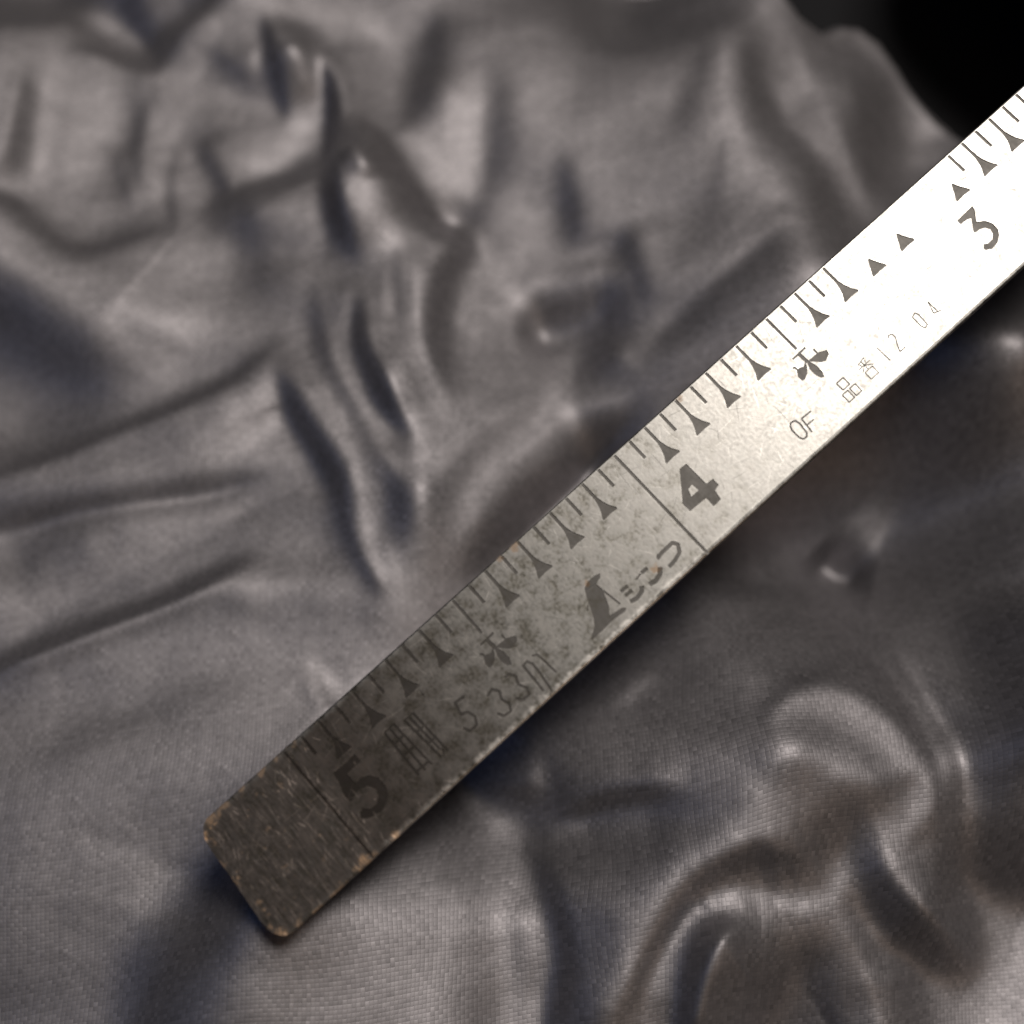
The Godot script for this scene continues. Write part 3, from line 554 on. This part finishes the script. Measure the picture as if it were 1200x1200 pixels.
func lay_marks() -> void:
	for k in 52:
		var x := place_of(k)
		if k in [35, 37, 39, 40, 41]:                            # drowned by the glare on the steel, so left uncut
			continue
		if k in [36, 38, 42]:                                    # stems lost in the same glare: only the feet are cut
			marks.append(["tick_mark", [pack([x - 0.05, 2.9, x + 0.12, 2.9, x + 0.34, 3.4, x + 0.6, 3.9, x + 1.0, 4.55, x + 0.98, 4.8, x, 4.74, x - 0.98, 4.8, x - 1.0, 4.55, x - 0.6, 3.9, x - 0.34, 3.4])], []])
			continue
		if k % 20 == 0:
			marks.append(["unit_line", [pack([x - 0.17, 0.25, x + 0.17, 0.25, x + 0.24, 15.05, x - 0.10, 15.05])], []])
		elif k % 10 == 0:
			marks.append(["half_line", [pack([x - 0.18, 0.22, x + 0.18, 0.22, x + 0.16, 5.0, x - 0.16, 5.0])], []])
		elif k % 2 == 0:
			marks.append(["tick_mark", [pack([x - 0.17, 0.22, x + 0.17, 0.22, x + 0.19, 2.5, x + 0.34, 3.2, x + 0.6, 3.9, x + 1.02, 4.62, x + 0.98, 4.8, x, 4.74, x - 0.98, 4.8, x - 1.02, 4.62, x - 0.6, 3.9, x - 0.34, 3.2, x - 0.19, 2.5])], []])
		else:
			marks.append(["tick_mark", [pack([x - 0.18, 0.22, x + 0.18, 0.22, x + 0.18, 2.75, x - 0.18, 2.75])], []])
	etch("numeral", [52.25, 6.16, 53.20, 6.21, 53.25, 8.90, 53.25, 9.29, 54.16, 9.38, 54.17, 10.31, 53.45, 10.47, 53.25, 11.61, 52.12, 11.66, 52.16, 10.45, 51.72, 10.42, 49.90, 10.34, 49.83, 9.22], [52.05, 8.33, 52.14, 9.27, 51.09, 9.26, 51.42, 8.44])
	etch("numeral", [93.97, 6.33, 96.42, 6.25, 96.30, 6.77, 95.46, 7.87, 96.21, 8.40, 96.61, 9.21, 96.52, 10.13, 96.16, 10.67, 95.35, 11.16, 94.40, 11.26, 93.82, 10.89, 93.75, 10.60, 94.14, 10.26, 94.55, 10.52, 95.18, 10.49, 95.70, 10.10, 95.90, 9.54, 95.60, 9.01, 95.04, 8.73, 94.37, 8.68, 94.42, 8.39, 95.30, 7.21, 94.96, 7.02, 93.99, 6.91])
	etch("numeral", [2.67, 5.47, 5.69, 5.55, 5.69, 6.52, 3.74, 6.53, 3.75, 7.96, 4.47, 7.75, 5.39, 8.22, 5.99, 9.08, 6.02, 10.19, 5.63, 11.15, 4.81, 11.72, 3.85, 11.94, 2.79, 11.76, 1.84, 11.07, 2.10, 10.45, 2.67, 10.36, 3.24, 10.98, 4.14, 11.02, 4.79, 10.46, 4.97, 9.74, 4.51, 8.99, 3.71, 8.63, 2.94, 8.76, 2.36, 9.05, 2.04, 8.85, 1.99, 8.13, 2.42, 6.78])
	begin()
	pen(0.24, [69.74, 5.53, 70.63, 5.55, 71.68, 5.48])
	pen(0.44, [70.66, 5.47, 70.69, 6.27, 70.74, 6.88])
	pen(0.22, [72.24, 6.22, 72.18, 6.44, 72.18, 6.83])
	pen(0.22, [69.03, 6.27, 69.28, 6.40, 69.28, 6.95])
	pen(-1.00, [70.80, 6.82, 71.42, 6.84, 72.27, 6.86, 73.22, 7.31, 73.04, 7.80, 72.29, 8.10, 71.86, 7.94, 71.28, 7.32])
	pen(-1.00, [70.52, 6.67, 70.28, 7.22, 69.79, 7.75, 69.17, 8.06, 68.82, 7.98, 68.79, 7.40, 69.14, 6.82, 69.59, 6.74, 70.02, 6.96])
	pen(-1.00, [70.80, 6.60, 71.14, 7.80, 71.15, 8.69, 70.86, 9.32, 70.51, 9.10, 70.30, 8.33, 70.32, 7.59])
	engrave("emblem")
	begin()
	pen(0.24, [23.37, 5.86, 24.25, 5.88, 25.31, 5.81])
	pen(0.44, [24.28, 5.80, 24.31, 6.60, 24.37, 7.21])
	pen(0.22, [25.86, 6.55, 25.80, 6.78, 25.80, 7.16])
	pen(0.22, [22.65, 6.60, 22.90, 6.73, 22.90, 7.28])
	pen(-1.00, [24.42, 7.15, 25.04, 7.17, 25.89, 7.19, 26.85, 7.64, 26.66, 8.13, 25.92, 8.43, 25.48, 8.27, 24.90, 7.65])
	pen(-1.00, [24.14, 7.00, 23.91, 7.55, 23.41, 8.08, 22.79, 8.39, 22.45, 8.31, 22.42, 7.73, 22.76, 7.15, 23.21, 7.07, 23.65, 7.29])
	pen(-1.00, [24.42, 6.93, 24.76, 8.13, 24.77, 9.02, 24.48, 9.65, 24.13, 9.44, 23.92, 8.66, 23.95, 7.92])
	engrave("emblem")
	begin()
	pen(-1.00, [35.79, 8.84, 36.51, 8.58, 37.44, 8.56, 38.08, 8.80, 37.77, 9.14, 37.32, 9.23, 37.03, 9.41, 37.15, 10.15, 36.72, 11.25, 36.38, 12.10, 35.76, 12.83, 37.33, 13.10, 37.67, 13.40, 37.38, 13.59, 35.80, 13.42, 35.04, 13.44, 33.92, 13.49, 32.82, 13.52, 32.63, 13.35, 33.08, 13.06, 33.83, 12.60, 34.40, 11.79, 34.99, 10.51, 35.46, 9.45])
	pen(0.22, [37.11, 10.37, 37.29, 11.44, 37.47, 12.68])
	engrave("logo")
	begin()
	pen(0.40, [38.43, 11.73, 39.39, 11.77])
	pen(0.40, [38.48, 12.39, 39.44, 12.43])
	pen(0.50, [40.50, 12.78, 40.14, 13.20, 39.28, 13.41, 38.43, 13.22])
	engrave("letter")
	begin()
	pen(0.42, [41.42, 11.73, 42.26, 11.77])
	pen(0.22, [40.52, 11.89, 41.32, 11.74])
	pen(0.56, [43.32, 12.63, 42.84, 13.16, 41.99, 13.38, 41.27, 13.23])
	engrave("letter")
	begin()
	pen(0.45, [43.97, 11.94, 43.95, 11.64, 44.65, 11.60, 46.14, 11.57, 46.45, 12.10, 45.98, 12.85, 45.03, 13.15, 44.04, 13.25])
	engrave("letter")
	begin()
	pen(0.21, [64.32, 10.76, 64.64, 10.55, 65.15, 10.72, 65.28, 11.32, 65.12, 12.51, 64.79, 12.85, 64.38, 12.80, 64.16, 12.41, 64.14, 11.24, 64.32, 10.76])
	engrave("letter")
	begin()
	pen(0.20, [65.78, 11.02, 65.59, 12.86])
	pen(0.20, [65.78, 11.02, 67.14, 11.09])
	pen(0.18, [65.75, 11.93, 66.72, 11.96])
	engrave("letter")
	begin()
	pen(0.16, [77.33, 10.80, 77.37, 12.82])
	engrave("letter")
	begin()
	pen(0.16, [78.94, 10.91, 79.25, 10.66, 79.61, 10.82, 79.64, 11.29, 79.21, 12.00, 78.81, 12.84, 79.62, 12.82])
	engrave("letter")
	begin()
	pen(0.15, [82.58, 10.93, 83.11, 10.76, 83.29, 11.19, 83.18, 12.65, 82.71, 12.74, 82.54, 12.27, 82.58, 10.93])
	engrave("letter")
	begin()
	pen(0.16, [85.04, 10.78, 85.05, 12.35])
	pen(0.16, [84.57, 12.19, 85.40, 12.46])
	pen(0.13, [85.04, 10.78, 84.57, 12.19])
	engrave("letter")
	begin()
	pen(0.16, [71.30, 10.73, 72.29, 10.73, 72.29, 11.76, 71.30, 11.76, 71.30, 10.73])
	pen(0.16, [70.84, 12.10, 71.66, 12.10, 71.66, 13.18, 70.84, 13.18, 70.84, 12.10])
	pen(0.16, [71.93, 12.10, 72.74, 12.10, 72.74, 13.18, 71.93, 13.18, 71.93, 12.10])
	engrave("letter")
	begin()
	pen(0.13, [75.52, 10.64, 74.40, 10.85])
	pen(0.13, [74.12, 11.28, 75.80, 11.28])
	pen(0.13, [74.96, 10.78, 74.96, 11.93])
	pen(0.13, [74.54, 10.94, 74.70, 11.17])
	pen(0.13, [75.40, 10.87, 75.20, 11.17])
	pen(0.13, [74.89, 11.35, 74.14, 11.88])
	pen(0.13, [75.03, 11.35, 75.78, 11.88])
	pen(0.13, [74.40, 11.95, 75.52, 11.95, 75.52, 12.94, 74.40, 12.94, 74.40, 11.95])
	pen(0.13, [74.96, 11.95, 74.96, 12.94])
	pen(0.13, [74.40, 12.45, 75.52, 12.45])
	engrave("letter")
	begin()
	pen(0.32, [18.45, 8.82, 17.27, 8.63, 16.91, 10.00, 17.67, 10.25, 17.93, 11.20, 17.43, 11.96, 16.46, 11.90, 16.16, 11.19])
	engrave("letter")
	begin()
	pen(0.32, [20.29, 10.47, 21.14, 10.21, 21.63, 10.89, 21.23, 11.70, 21.51, 12.67, 21.10, 13.32, 20.22, 13.15, 19.90, 12.48])
	engrave("letter")
	begin()
	pen(0.32, [22.97, 10.21, 23.58, 10.21, 23.98, 10.87, 23.60, 11.70, 24.04, 12.57, 23.79, 13.32, 22.84, 13.23, 22.44, 12.59])
	engrave("letter")
	begin()
	pen(0.30, [25.33, 10.45, 25.16, 14.06])
	pen(0.30, [25.34, 10.58, 25.92, 10.49, 26.21, 11.12, 26.15, 12.28, 25.83, 14.67])
	pen(0.22, [26.69, 10.45, 27.22, 10.68, 27.33, 11.51, 27.50, 13.50])
	engrave("letter")
	begin()
	pen(0.30, [13.18, 6.42, 13.37, 11.87])
	pen(0.30, [11.97, 6.35, 12.38, 11.90])
	pen(0.30, [12.59, 6.37, 12.88, 11.96])
	pen(0.20, [13.18, 6.42, 11.97, 6.35])
	pen(0.26, [13.44, 8.27, 11.93, 8.19])
	pen(0.26, [13.31, 10.00, 12.13, 9.96])
	engrave("letter")
	begin()
	pen(0.30, [10.87, 5.90, 11.16, 11.90])
	pen(0.30, [9.50, 5.95, 9.37, 11.74])
	pen(0.26, [10.23, 5.88, 10.26, 11.82])
	pen(0.22, [10.87, 5.90, 9.50, 5.95])
	pen(0.28, [10.85, 7.52, 9.39, 7.61])
	pen(0.28, [10.99, 9.13, 9.42, 9.17])
	pen(0.26, [11.09, 11.37, 9.21, 11.31])
	engrave("letter")

func extruded(p: PackedVector2Array, low: float, high: float) -> CSGPolygon3D:
	var c := CSGPolygon3D.new()
	c.polygon = p
	c.mode = CSGPolygon3D.MODE_DEPTH
	c.depth = high - low
	c.transform = Transform3D(Basis(Vector3(1, 0, 0), Vector3(0, 0, 1), Vector3(0, -1, 0)), Vector3(0, low, 0))
	return c

func bar(from: float, to: float) -> CSGPolygon3D:                # the plain bar with its bevelled edges
	var c := CSGPolygon3D.new()
	c.polygon = PackedVector2Array([Vector2(0.0, -0.12), Vector2(0.05, -0.04), Vector2(0.16, 0.0), Vector2(14.62, 0.0), Vector2(14.86, -0.03), Vector2(15.0, -0.09), Vector2(15.08, -0.18), Vector2(15.1, -0.3), Vector2(15.1, -THICK), Vector2(0.0, -THICK)])
	c.mode = CSGPolygon3D.MODE_DEPTH
	c.depth = to - from
	c.transform = Transform3D(Basis(Vector3(0, 0, 1), Vector3(0, 1, 0), Vector3(-1, 0, 0)), Vector3(from, 0, 0))
	return c

func ruler_mesh() -> ArrayMesh:
	var whole := CSGCombiner3D.new()
	whole.add_child(bar(TIP - 1.0, JOIN))
	var end := PackedVector2Array()                              # the outline with its worn, rounded tip
	for p in [[-8.6, -0.5], [-10.4, -0.15], [-11.5, 0.5], [-12.15, 1.6], [-12.35, 3.2], [-12.45, 6.0], [-12.75, 9.5], [-12.95, 12.2], [-12.8, 13.6], [-12.2, 14.6], [-11.2, 15.2], [-10.0, 15.6]]:
		end.append(Vector2(p[0], p[1]))
	end.append_array(PackedVector2Array([Vector2(JOIN + 2.0, 15.6), Vector2(JOIN + 2.0, -0.5)]))
	var cut := extruded(end, -3.0, 3.0)
	cut.operation = CSGShape3D.OPERATION_INTERSECTION
	whole.add_child(cut)
	for m in marks:
		for p in m[1]:
			if m[2]:
				var ring := CSGCombiner3D.new()
				ring.operation = CSGShape3D.OPERATION_SUBTRACTION
				ring.add_child(extruded(p, -CUT, 1.0))
				for h in m[2]:
					var island := extruded(h, -2.0, 2.0)
					island.operation = CSGShape3D.OPERATION_SUBTRACTION
					ring.add_child(island)
				whole.add_child(ring)
			else:
				var groove := extruded(p, -CUT, 1.0)
				groove.operation = CSGShape3D.OPERATION_SUBTRACTION
				whole.add_child(groove)
	add_child(whole)
	for i in 3:
		await get_tree().process_frame
	var near := whole.bake_static_mesh()
	remove_child(whole)
	whole.free()
	var tail := CSGCombiner3D.new()
	tail.add_child(bar(JOIN, END))
	add_child(tail)
	for i in 3:
		await get_tree().process_frame
	var far := tail.bake_static_mesh()
	remove_child(tail)
	tail.free()
	var st := SurfaceTool.new()
	st.begin(Mesh.PRIMITIVE_TRIANGLES)
	for m: ArrayMesh in [near, far]:
		for s in m.get_surface_count():
			var a := m.surface_get_arrays(s)
			var v: PackedVector3Array = a[Mesh.ARRAY_VERTEX]
			var index: PackedInt32Array = a[Mesh.ARRAY_INDEX] if a[Mesh.ARRAY_INDEX] != null else PackedInt32Array(range(v.size()))
			for t in index.size() / 3:
				var p := v[index[3 * t]]
				var q := v[index[3 * t + 1]]
				var r := v[index[3 * t + 2]]
				var normal := (r - p).cross(q - p).normalized()
				for c: Vector3 in [p, q, r]:
					var x := c.x if m == near else 2.0 * JOIN - c.x
					st.set_normal(normal)
					st.set_uv(Vector2((x - TIP) / (JOIN - TIP), (c.z + 0.2) / 15.5))
					st.add_vertex(c * MM)
	return st.commit()

func without_holes(outline: PackedVector2Array, holes: Array) -> Array:   # the same area in pieces that need no holes
	var pieces: Array = [outline]
	for h: PackedVector2Array in holes:
		var middle := Vector2.ZERO
		for p in h:
			middle += p / h.size()
		var next: Array = []
		for side in [-1, 1]:
			var far: float = middle.x + side * 500.0
			var half_plane := PackedVector2Array([Vector2(middle.x, -500), Vector2(far, -500), Vector2(far, 500), Vector2(middle.x, 500)])
			for q in pieces:
				for part in Geometry2D.intersect_polygons(q, half_plane):
					for left in Geometry2D.clip_polygons(part, h):
						next.append(left)
		pieces = next
	return pieces

func inlay(p: PackedVector2Array, holes: Array) -> ArrayMesh:    # the dull floor of an etched mark, a little above the bottom of its recess
	var st := SurfaceTool.new()
	st.begin(Mesh.PRIMITIVE_TRIANGLES)
	for piece: PackedVector2Array in without_holes(p, holes):
		var index := Geometry2D.triangulate_polygon(piece)
		for t in index.size() / 3:
			var a := piece[index[3 * t]]
			var b := piece[index[3 * t + 1]]
			var c := piece[index[3 * t + 2]]
			if (b - a).cross(c - a) < 0.0:
				var keep := b
				b = c
				c = keep
			for w: Vector2 in [a, b, c]:
				st.set_normal(Vector3.UP)
				st.set_uv(Vector2((w.x - TIP) / (JOIN - TIP), (w.y + 0.2) / 15.5))
				st.add_vertex(Vector3(w.x, -CUT + 0.02, w.y) * MM)
	return st.commit()

const TW := 2048
const TH := 256
var skin: Array = []                                             # colour, roughness and metal, relief

func steel_maps() -> void:
	var mm_x := (JOIN - TIP) / TW
	var mm_y := 15.5 / TH
	var blotch := noise(31, 0.35, 4)
	var fine := noise(32, 1.6, 3)
	var streak := noise(33, 1.0, 3)
	var rusty := noise(34, 0.55, 4)
	var scratch_and_glint := flat_array(TW * TH)
	var rng := RandomNumberGenerator.new()
	rng.seed = 77
	for s in 2600:                                               # scratches: across the tip, and every way further up
		var tip := s < 620
		var x := rng.randf_range(-13.0, 1.0) if tip else TIP + (JOIN - TIP) * pow(rng.randf(), 1.4)
		var y := rng.randf_range(0.0, 15.3)
		var way := rng.randfn(PI * 0.5, 0.13) if tip else rng.randf_range(0.0, PI)
		var length := rng.randf_range(0.3, 2.6) if tip else rng.randf_range(0.3, 3.5)
		var strength := pow(rng.randf(), 2.0) * (1.0 if tip else 0.75) * (1.0 if rng.randf() < 0.68 else -1.0)
		var bend := rng.randf_range(-0.1, 0.1)
		var steps := int(length / 0.05)
		for k in steps:
			var t := float(k) / steps
			var px := int((x + cos(way + bend * t) * length * t - TIP) / mm_x)
			var py := int((y + 0.2 + sin(way + bend * t) * length * t) / mm_y)
			if px >= 0 and px < TW and py >= 0 and py < TH:
				scratch_and_glint[py * TW + px] += strength * sin(PI * t)
				if strength > 0.45 and px + 1 < TW:
					scratch_and_glint[py * TW + px + 1] += 0.6 * strength * sin(PI * t)
	for m in marks:                                              # rims of the etched marks: worn edges, their highlights painted brighter in patches
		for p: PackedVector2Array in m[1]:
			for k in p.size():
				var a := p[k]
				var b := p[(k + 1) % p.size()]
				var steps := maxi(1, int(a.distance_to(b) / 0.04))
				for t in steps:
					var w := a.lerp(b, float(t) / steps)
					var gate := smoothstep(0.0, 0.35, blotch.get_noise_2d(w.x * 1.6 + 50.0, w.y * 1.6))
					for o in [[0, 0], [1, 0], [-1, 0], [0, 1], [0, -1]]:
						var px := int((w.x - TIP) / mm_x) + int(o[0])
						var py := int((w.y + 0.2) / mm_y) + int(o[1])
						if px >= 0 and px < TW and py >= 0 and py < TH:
							scratch_and_glint[py * TW + px] = maxf(scratch_and_glint[py * TW + px], 0.6 * gate)
	for s in 60:                                                 # gouges: broader and paler
		var x := rng.randf_range(-12.5, 4.0) if s < 44 else rng.randf_range(4.0, 40.0)
		var y := rng.randf_range(0.5, 15.0)
		var way := rng.randfn(PI * 0.5, 0.25)
		var length := rng.randf_range(0.25, 1.5)
		for k in int(length / 0.03):
			var t := k * 0.03
			for q in 3:
				var px := int((x + cos(way) * t - TIP) / mm_x) + q - 1
				var py := int((y + 0.2 + sin(way) * t) / mm_y)
				if px >= 0 and px < TW and py >= 0 and py < TH:
					scratch_and_glint[py * TW + px] += 1.3 * sin(PI * t / length) * (1.0 if q == 1 else 0.5)
	var color := PackedByteArray()
	var orm := PackedByteArray()
	var relief := PackedByteArray()
	color.resize(TW * TH * 3)
	orm.resize(TW * TH * 3)
	relief.resize(TW * TH)
	for j in TH:
		var y := j * mm_y - 0.2
		for i in TW:
			var x := TIP + i * mm_x
			var at := j * TW + i
			var b := blotch.get_noise_2d(x, y)
			var f := fine.get_noise_2d(x, y)
			var st := streak.get_noise_2d(x * 2.2, y * 0.25)
			var r := rusty.get_noise_2d(x, y)
			var sc := scratch_and_glint[at]
			var edge := minf(y, 15.1 - y)
			# brown patina: solid left of the line at 5, thinning out towards 4
			var old := clampf(0.95 * smoothstep(0.9, -0.4, x - 2.6 * smoothstep(6.0, 15.0, y) * (0.6 + r) + 0.5 * r) + 0.72 * smoothstep(34.0, 0.0, x + 7.0 * b) + 0.25 * smoothstep(60.0, 10.0, x), 0.0, 1.0)
			old = clampf(old + 0.22 * (b + 0.5 * f) * (1.0 if x < 45.0 else 0.45), 0.0, 1.0)
			var rub := smoothstep(0.75, 0.15, edge + 0.25 * f) * (1.0 if x > 2.0 else 0.5)     # edges rubbed bright
			var edge_glint := smoothstep(14.2, 15.1, y + 0.2 * f + 0.35 * b) * smoothstep(1.0, 5.0, x) * smoothstep(60.0, 30.0, x)   # lower edge: wear plus the highlight its bevel catches, painted lighter
			old *= 1.0 - 0.5 * rub
			var near_tip := smoothstep(9.0, -2.0, x)
			var spot := 0.0                                              # single rust spots
			for q in [[33.2, 0.35, 0.55], [31.2, 0.2, 0.4], [42.8, 12.4, 0.55], [36.3, 8.6, 0.35], [-0.8, 14.5, 0.7], [-10.4, 0.2, 0.9], [-12.2, 14.4, 0.7], [-12.2, 1.2, 0.7], [3.4, 14.9, 0.6], [57.6, 0.4, 0.35]]:
				if absf(x - q[0]) < 2.5 and absf(y - q[1]) < 2.5:
					spot = maxf(spot, smoothstep(1.3, 0.4, Vector2(x - q[0], y - q[1]).length() / q[2] + 0.7 * f + 0.3 * r))
			var orange := smoothstep(0.25, 0.7, r + 0.55 * smoothstep(1.3, 0.1, edge) * near_tip + 0.5 * smoothstep(-11.2, -13.0, x) * near_tip - 0.18 - 0.25 * (1.0 - near_tip)) * (0.3 + 0.5 * near_tip)
			orange = maxf(orange, spot)
			var worn := clampf(sc * (0.9 if x < 1.0 else 0.6), -0.6, 1.25)  # scratches and gouges, with the painted rim highlights among them
			var cr := lerpf(0.140, 0.040, old)
			var cg := lerpf(0.136, 0.033, old)
			var cb := lerpf(0.131, 0.029, old)
			var mottling := clampf(1.0 + 0.16 * f + 0.36 * b + 0.40 * st * (1.0 if x < 2.0 else 0.25), 0.35, 1.8)
			var grime := clampf(1.0 - mottling, 0.0, 0.4) * smoothstep(70.0, 25.0, x)   # dried dirt is warmer than the steel
			cg *= 1.0 - 0.12 * grime
			cb *= 1.0 - 0.45 * grime
			cr = lerpf(cr * mottling, 0.16, 0.5 * orange)
			cg = lerpf(cg * mottling, 0.09, 0.5 * orange)
			cb = lerpf(cb * mottling, 0.04, 0.5 * orange)
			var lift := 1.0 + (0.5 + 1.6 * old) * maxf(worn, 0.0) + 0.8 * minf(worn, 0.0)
			lift *= 1.0 + 2.2 * edge_glint
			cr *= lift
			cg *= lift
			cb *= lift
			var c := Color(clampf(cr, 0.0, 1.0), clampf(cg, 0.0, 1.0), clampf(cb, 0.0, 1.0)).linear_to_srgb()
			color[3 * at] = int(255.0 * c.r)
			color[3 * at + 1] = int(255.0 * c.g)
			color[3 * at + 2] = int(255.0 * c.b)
			orm[3 * at] = 255
			orm[3 * at + 1] = int(255.0 * clampf(0.395 + 0.105 * old + 0.14 * orange + 0.09 * b + 0.10 * f - 0.08 * sc, 0.2, 1.0))
			orm[3 * at + 2] = int(255.0 * clampf(1.0 - 0.35 * old * smoothstep(6.0, -1.0, x) - 0.5 * orange, 0.0, 1.0))
			relief[at] = int(255.0 * clampf(0.5 + 0.17 * b + 0.09 * f + 0.13 * st * smoothstep(3.0, -1.0, x) - 0.22 * sc * smoothstep(10.0, -1.0, x) - 0.06 * sc, 0.0, 1.0))
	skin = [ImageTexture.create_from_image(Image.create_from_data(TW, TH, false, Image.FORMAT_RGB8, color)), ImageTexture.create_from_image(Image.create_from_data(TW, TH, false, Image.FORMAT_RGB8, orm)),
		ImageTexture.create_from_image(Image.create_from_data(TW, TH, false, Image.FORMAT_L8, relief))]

func steel() -> ORMMaterial3D:
	var m := ORMMaterial3D.new()
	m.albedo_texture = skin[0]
	m.orm_texture = skin[1]
	m.texture_repeat = false
	m.heightmap_enabled = true
	m.heightmap_texture = skin[2]
	m.heightmap_scale = 0.0022
	return m

func etched_steel() -> StandardMaterial3D:
	var m := StandardMaterial3D.new()
	m.albedo_color = lin(0.41, 0.40, 0.395)
	m.albedo_texture = skin[0]
	m.texture_repeat = false
	m.metallic = 0.9
	m.roughness = 0.56
	return m

func build_ruler() -> void:
	ruler = Node3D.new()
	ruler.name = "steel_ruler"
	ruler.transform = Transform3D(Basis(Vector3(0.743652, 0.169445, -0.646738), Vector3(-0.065767, 0.981198, 0.181451), Vector3(0.665324, -0.092402, 0.740814)), Vector3(-0.024697, 0.017836, 0.044861))
	tag(ruler, "worn steel ruler with etched numbers and a brown scratched tip", "ruler")
	add_child(ruler)
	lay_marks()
	steel_maps()
	var blade := MeshInstance3D.new()
	blade.name = "blade"
	blade.mesh = await ruler_mesh()
	blade.material_override = steel()
	ruler.add_child(blade)
	var dull := etched_steel()
	for m in marks:
		for p in m[1]:
			var o := MeshInstance3D.new()
			o.name = m[0]
			o.mesh = inlay(p, m[2])
			o.material_override = dull
			ruler.add_child(o, true)

func build_cushion() -> void:                                    # what the far end of the ruler lies on
	var half := Vector3(0.062, 0.040, 0.060)
	var st := SurfaceTool.new()
	st.begin(Mesh.PRIMITIVE_TRIANGLES)
	st.set_smooth_group(0)
	var rings := 28
	var around := 48
	var puff := func(a: float, b: float) -> Vector3:
		var p := func(t: float, e: float) -> float: return signf(t) * pow(absf(t), e)
		return Vector3((p as Callable).call(cos(b), 0.8) * (p as Callable).call(cos(a), 0.4), (p as Callable).call(sin(b), 0.8), (p as Callable).call(cos(b), 0.8) * (p as Callable).call(sin(a), 0.4)) * half
	for j in rings:
		for i in around:
			var b0 := -PI / 2 + PI * j / rings
			var b1 := -PI / 2 + PI * (j + 1) / rings
			var a0 := TAU * i / around
			var a1 := TAU * (i + 1) / around
			for c in [[a0, b0], [a1, b1], [a1, b0], [a0, b0], [a0, b1], [a1, b1]]:
				st.add_vertex((puff as Callable).call(c[0], c[1]))
	st.index()
	st.generate_normals()
	var m := StandardMaterial3D.new()
	m.albedo_color = lin(0.006, 0.006, 0.007)
	m.roughness = 0.95
	m.metallic_specular = 0.15
	var o := MeshInstance3D.new()
	o.name = "black_cushion"
	o.mesh = st.commit()
	o.material_override = m
	var top := ruler.transform * Vector3(0.222, -THICK * MM, 0.0075)
	o.transform = Transform3D(ruler.basis, top - ruler.basis.y * (half.y - 0.0004))
	tag(o, "black fabric cushion at the upper right corner behind the ruler", "cushion")
	add_child(o)

func _ready() -> void:
	# the camera: straight at the ruler's face, twenty degrees off the cloth's upright
	var camera := Camera3D.new()
	camera.name = "camera"
	var pitch := deg_to_rad(20.0)
	camera.transform = Transform3D(Basis(Vector3(1, 0, 0), Vector3(0, sin(pitch), -cos(pitch)), Vector3(0, cos(pitch), sin(pitch))), Vector3(0.0, 0.1508, 0.066))
	var optics := CameraAttributesPhysical.new()
	optics.frustum_focal_length = 12.0 / (600.0 / 1445.0)
	optics.frustum_focus_distance = 0.1395
	optics.frustum_near = 0.01
	optics.frustum_far = 20.0
	optics.exposure_aperture = 28.9 / 5.0
	camera.attributes = optics
	camera.near = 0.01
	camera.far = 20.0
	add_child(camera)
	camera.current = true
	# the air: a dark room, whose far walls give back a little light
	var env := Environment.new()
	env.background_mode = Environment.BG_COLOR
	env.background_color = lin(0.010, 0.010, 0.012)
	env.tonemap_mode = Environment.TONE_MAPPER_LINEAR
	env.tonemap_exposure = 1.0
	env.sdfgi_enabled = true
	env.ssao_enabled = true
	env.ssil_enabled = true
	var world := WorldEnvironment.new()
	world.name = "world"
	world.environment = env
	add_child(world)
	# the ceiling lamp over the cloth
	var lamp := AreaLight3D.new()
	lamp.name = "ceiling_lamp"
	lamp.area_size = Vector2(0.30, 0.30)
	lamp.light_color = Color(1.0, 0.97, 0.93)
	lamp.light_energy = 2.5
	lamp.area_range = 6.0
	lamp.shadow_enabled = true
	add_child(lamp)
	lamp.look_at_from_position(Vector3(0.045, 0.03, -0.02) + Vector3(0.190, 0.963, -0.190) * 1.3, Vector3.ZERO, Vector3(0, 0, -1))
	# a window far to the left, much weaker and cooler
	var window := AreaLight3D.new()
	window.name = "window_light"
	window.area_size = Vector2(0.9, 0.9)
	window.light_color = Color(0.62, 0.74, 1.0)
	window.light_energy = 0.14
	window.area_range = 6.0
	window.shadow_enabled = true
	add_child(window)
	window.look_at_from_position(Vector3(-1.1, 0.75, 0.25), Vector3.ZERO, Vector3.UP)

	# and a weak warm lamp beyond the lower right
	var side_lamp := AreaLight3D.new()
	side_lamp.name = "side_lamp"
	side_lamp.area_size = Vector2(0.25, 0.25)
	side_lamp.light_color = Color(1.0, 0.86, 0.72)
	side_lamp.light_energy = 0.12
	side_lamp.area_range = 6.0
	side_lamp.shadow_enabled = true
	add_child(side_lamp)
	side_lamp.look_at_from_position(Vector3(0.65, 0.55, 0.75), Vector3.ZERO, Vector3.UP)

	# the black table under everything
	var table := MeshInstance3D.new()
	table.name = "black_table_top"
	var slab := BoxMesh.new()
	slab.size = Vector3(1.4, 0.03, 1.1)
	table.mesh = slab
	table.position = Vector3(0.05, -0.0455, -0.05)
	var black := StandardMaterial3D.new()
	black.albedo_color = lin(0.006, 0.006, 0.007)
	black.roughness = 0.8
	black.metallic_specular = 0.2
	table.material_override = black
	table.set_meta("kind", "structure")
	tag(table, "black surface under the grey cloth", "table")
	add_child(table)

	var cloth := MeshInstance3D.new()
	cloth.name = "satin_cloth"
	cloth.mesh = cloth_mesh()
	cloth.material_override = cloth_material()
	tag(cloth, "rumpled dark grey satin cloth lying under the ruler", "cloth")
	add_child(cloth)

	await build_ruler()
	build_cushion()
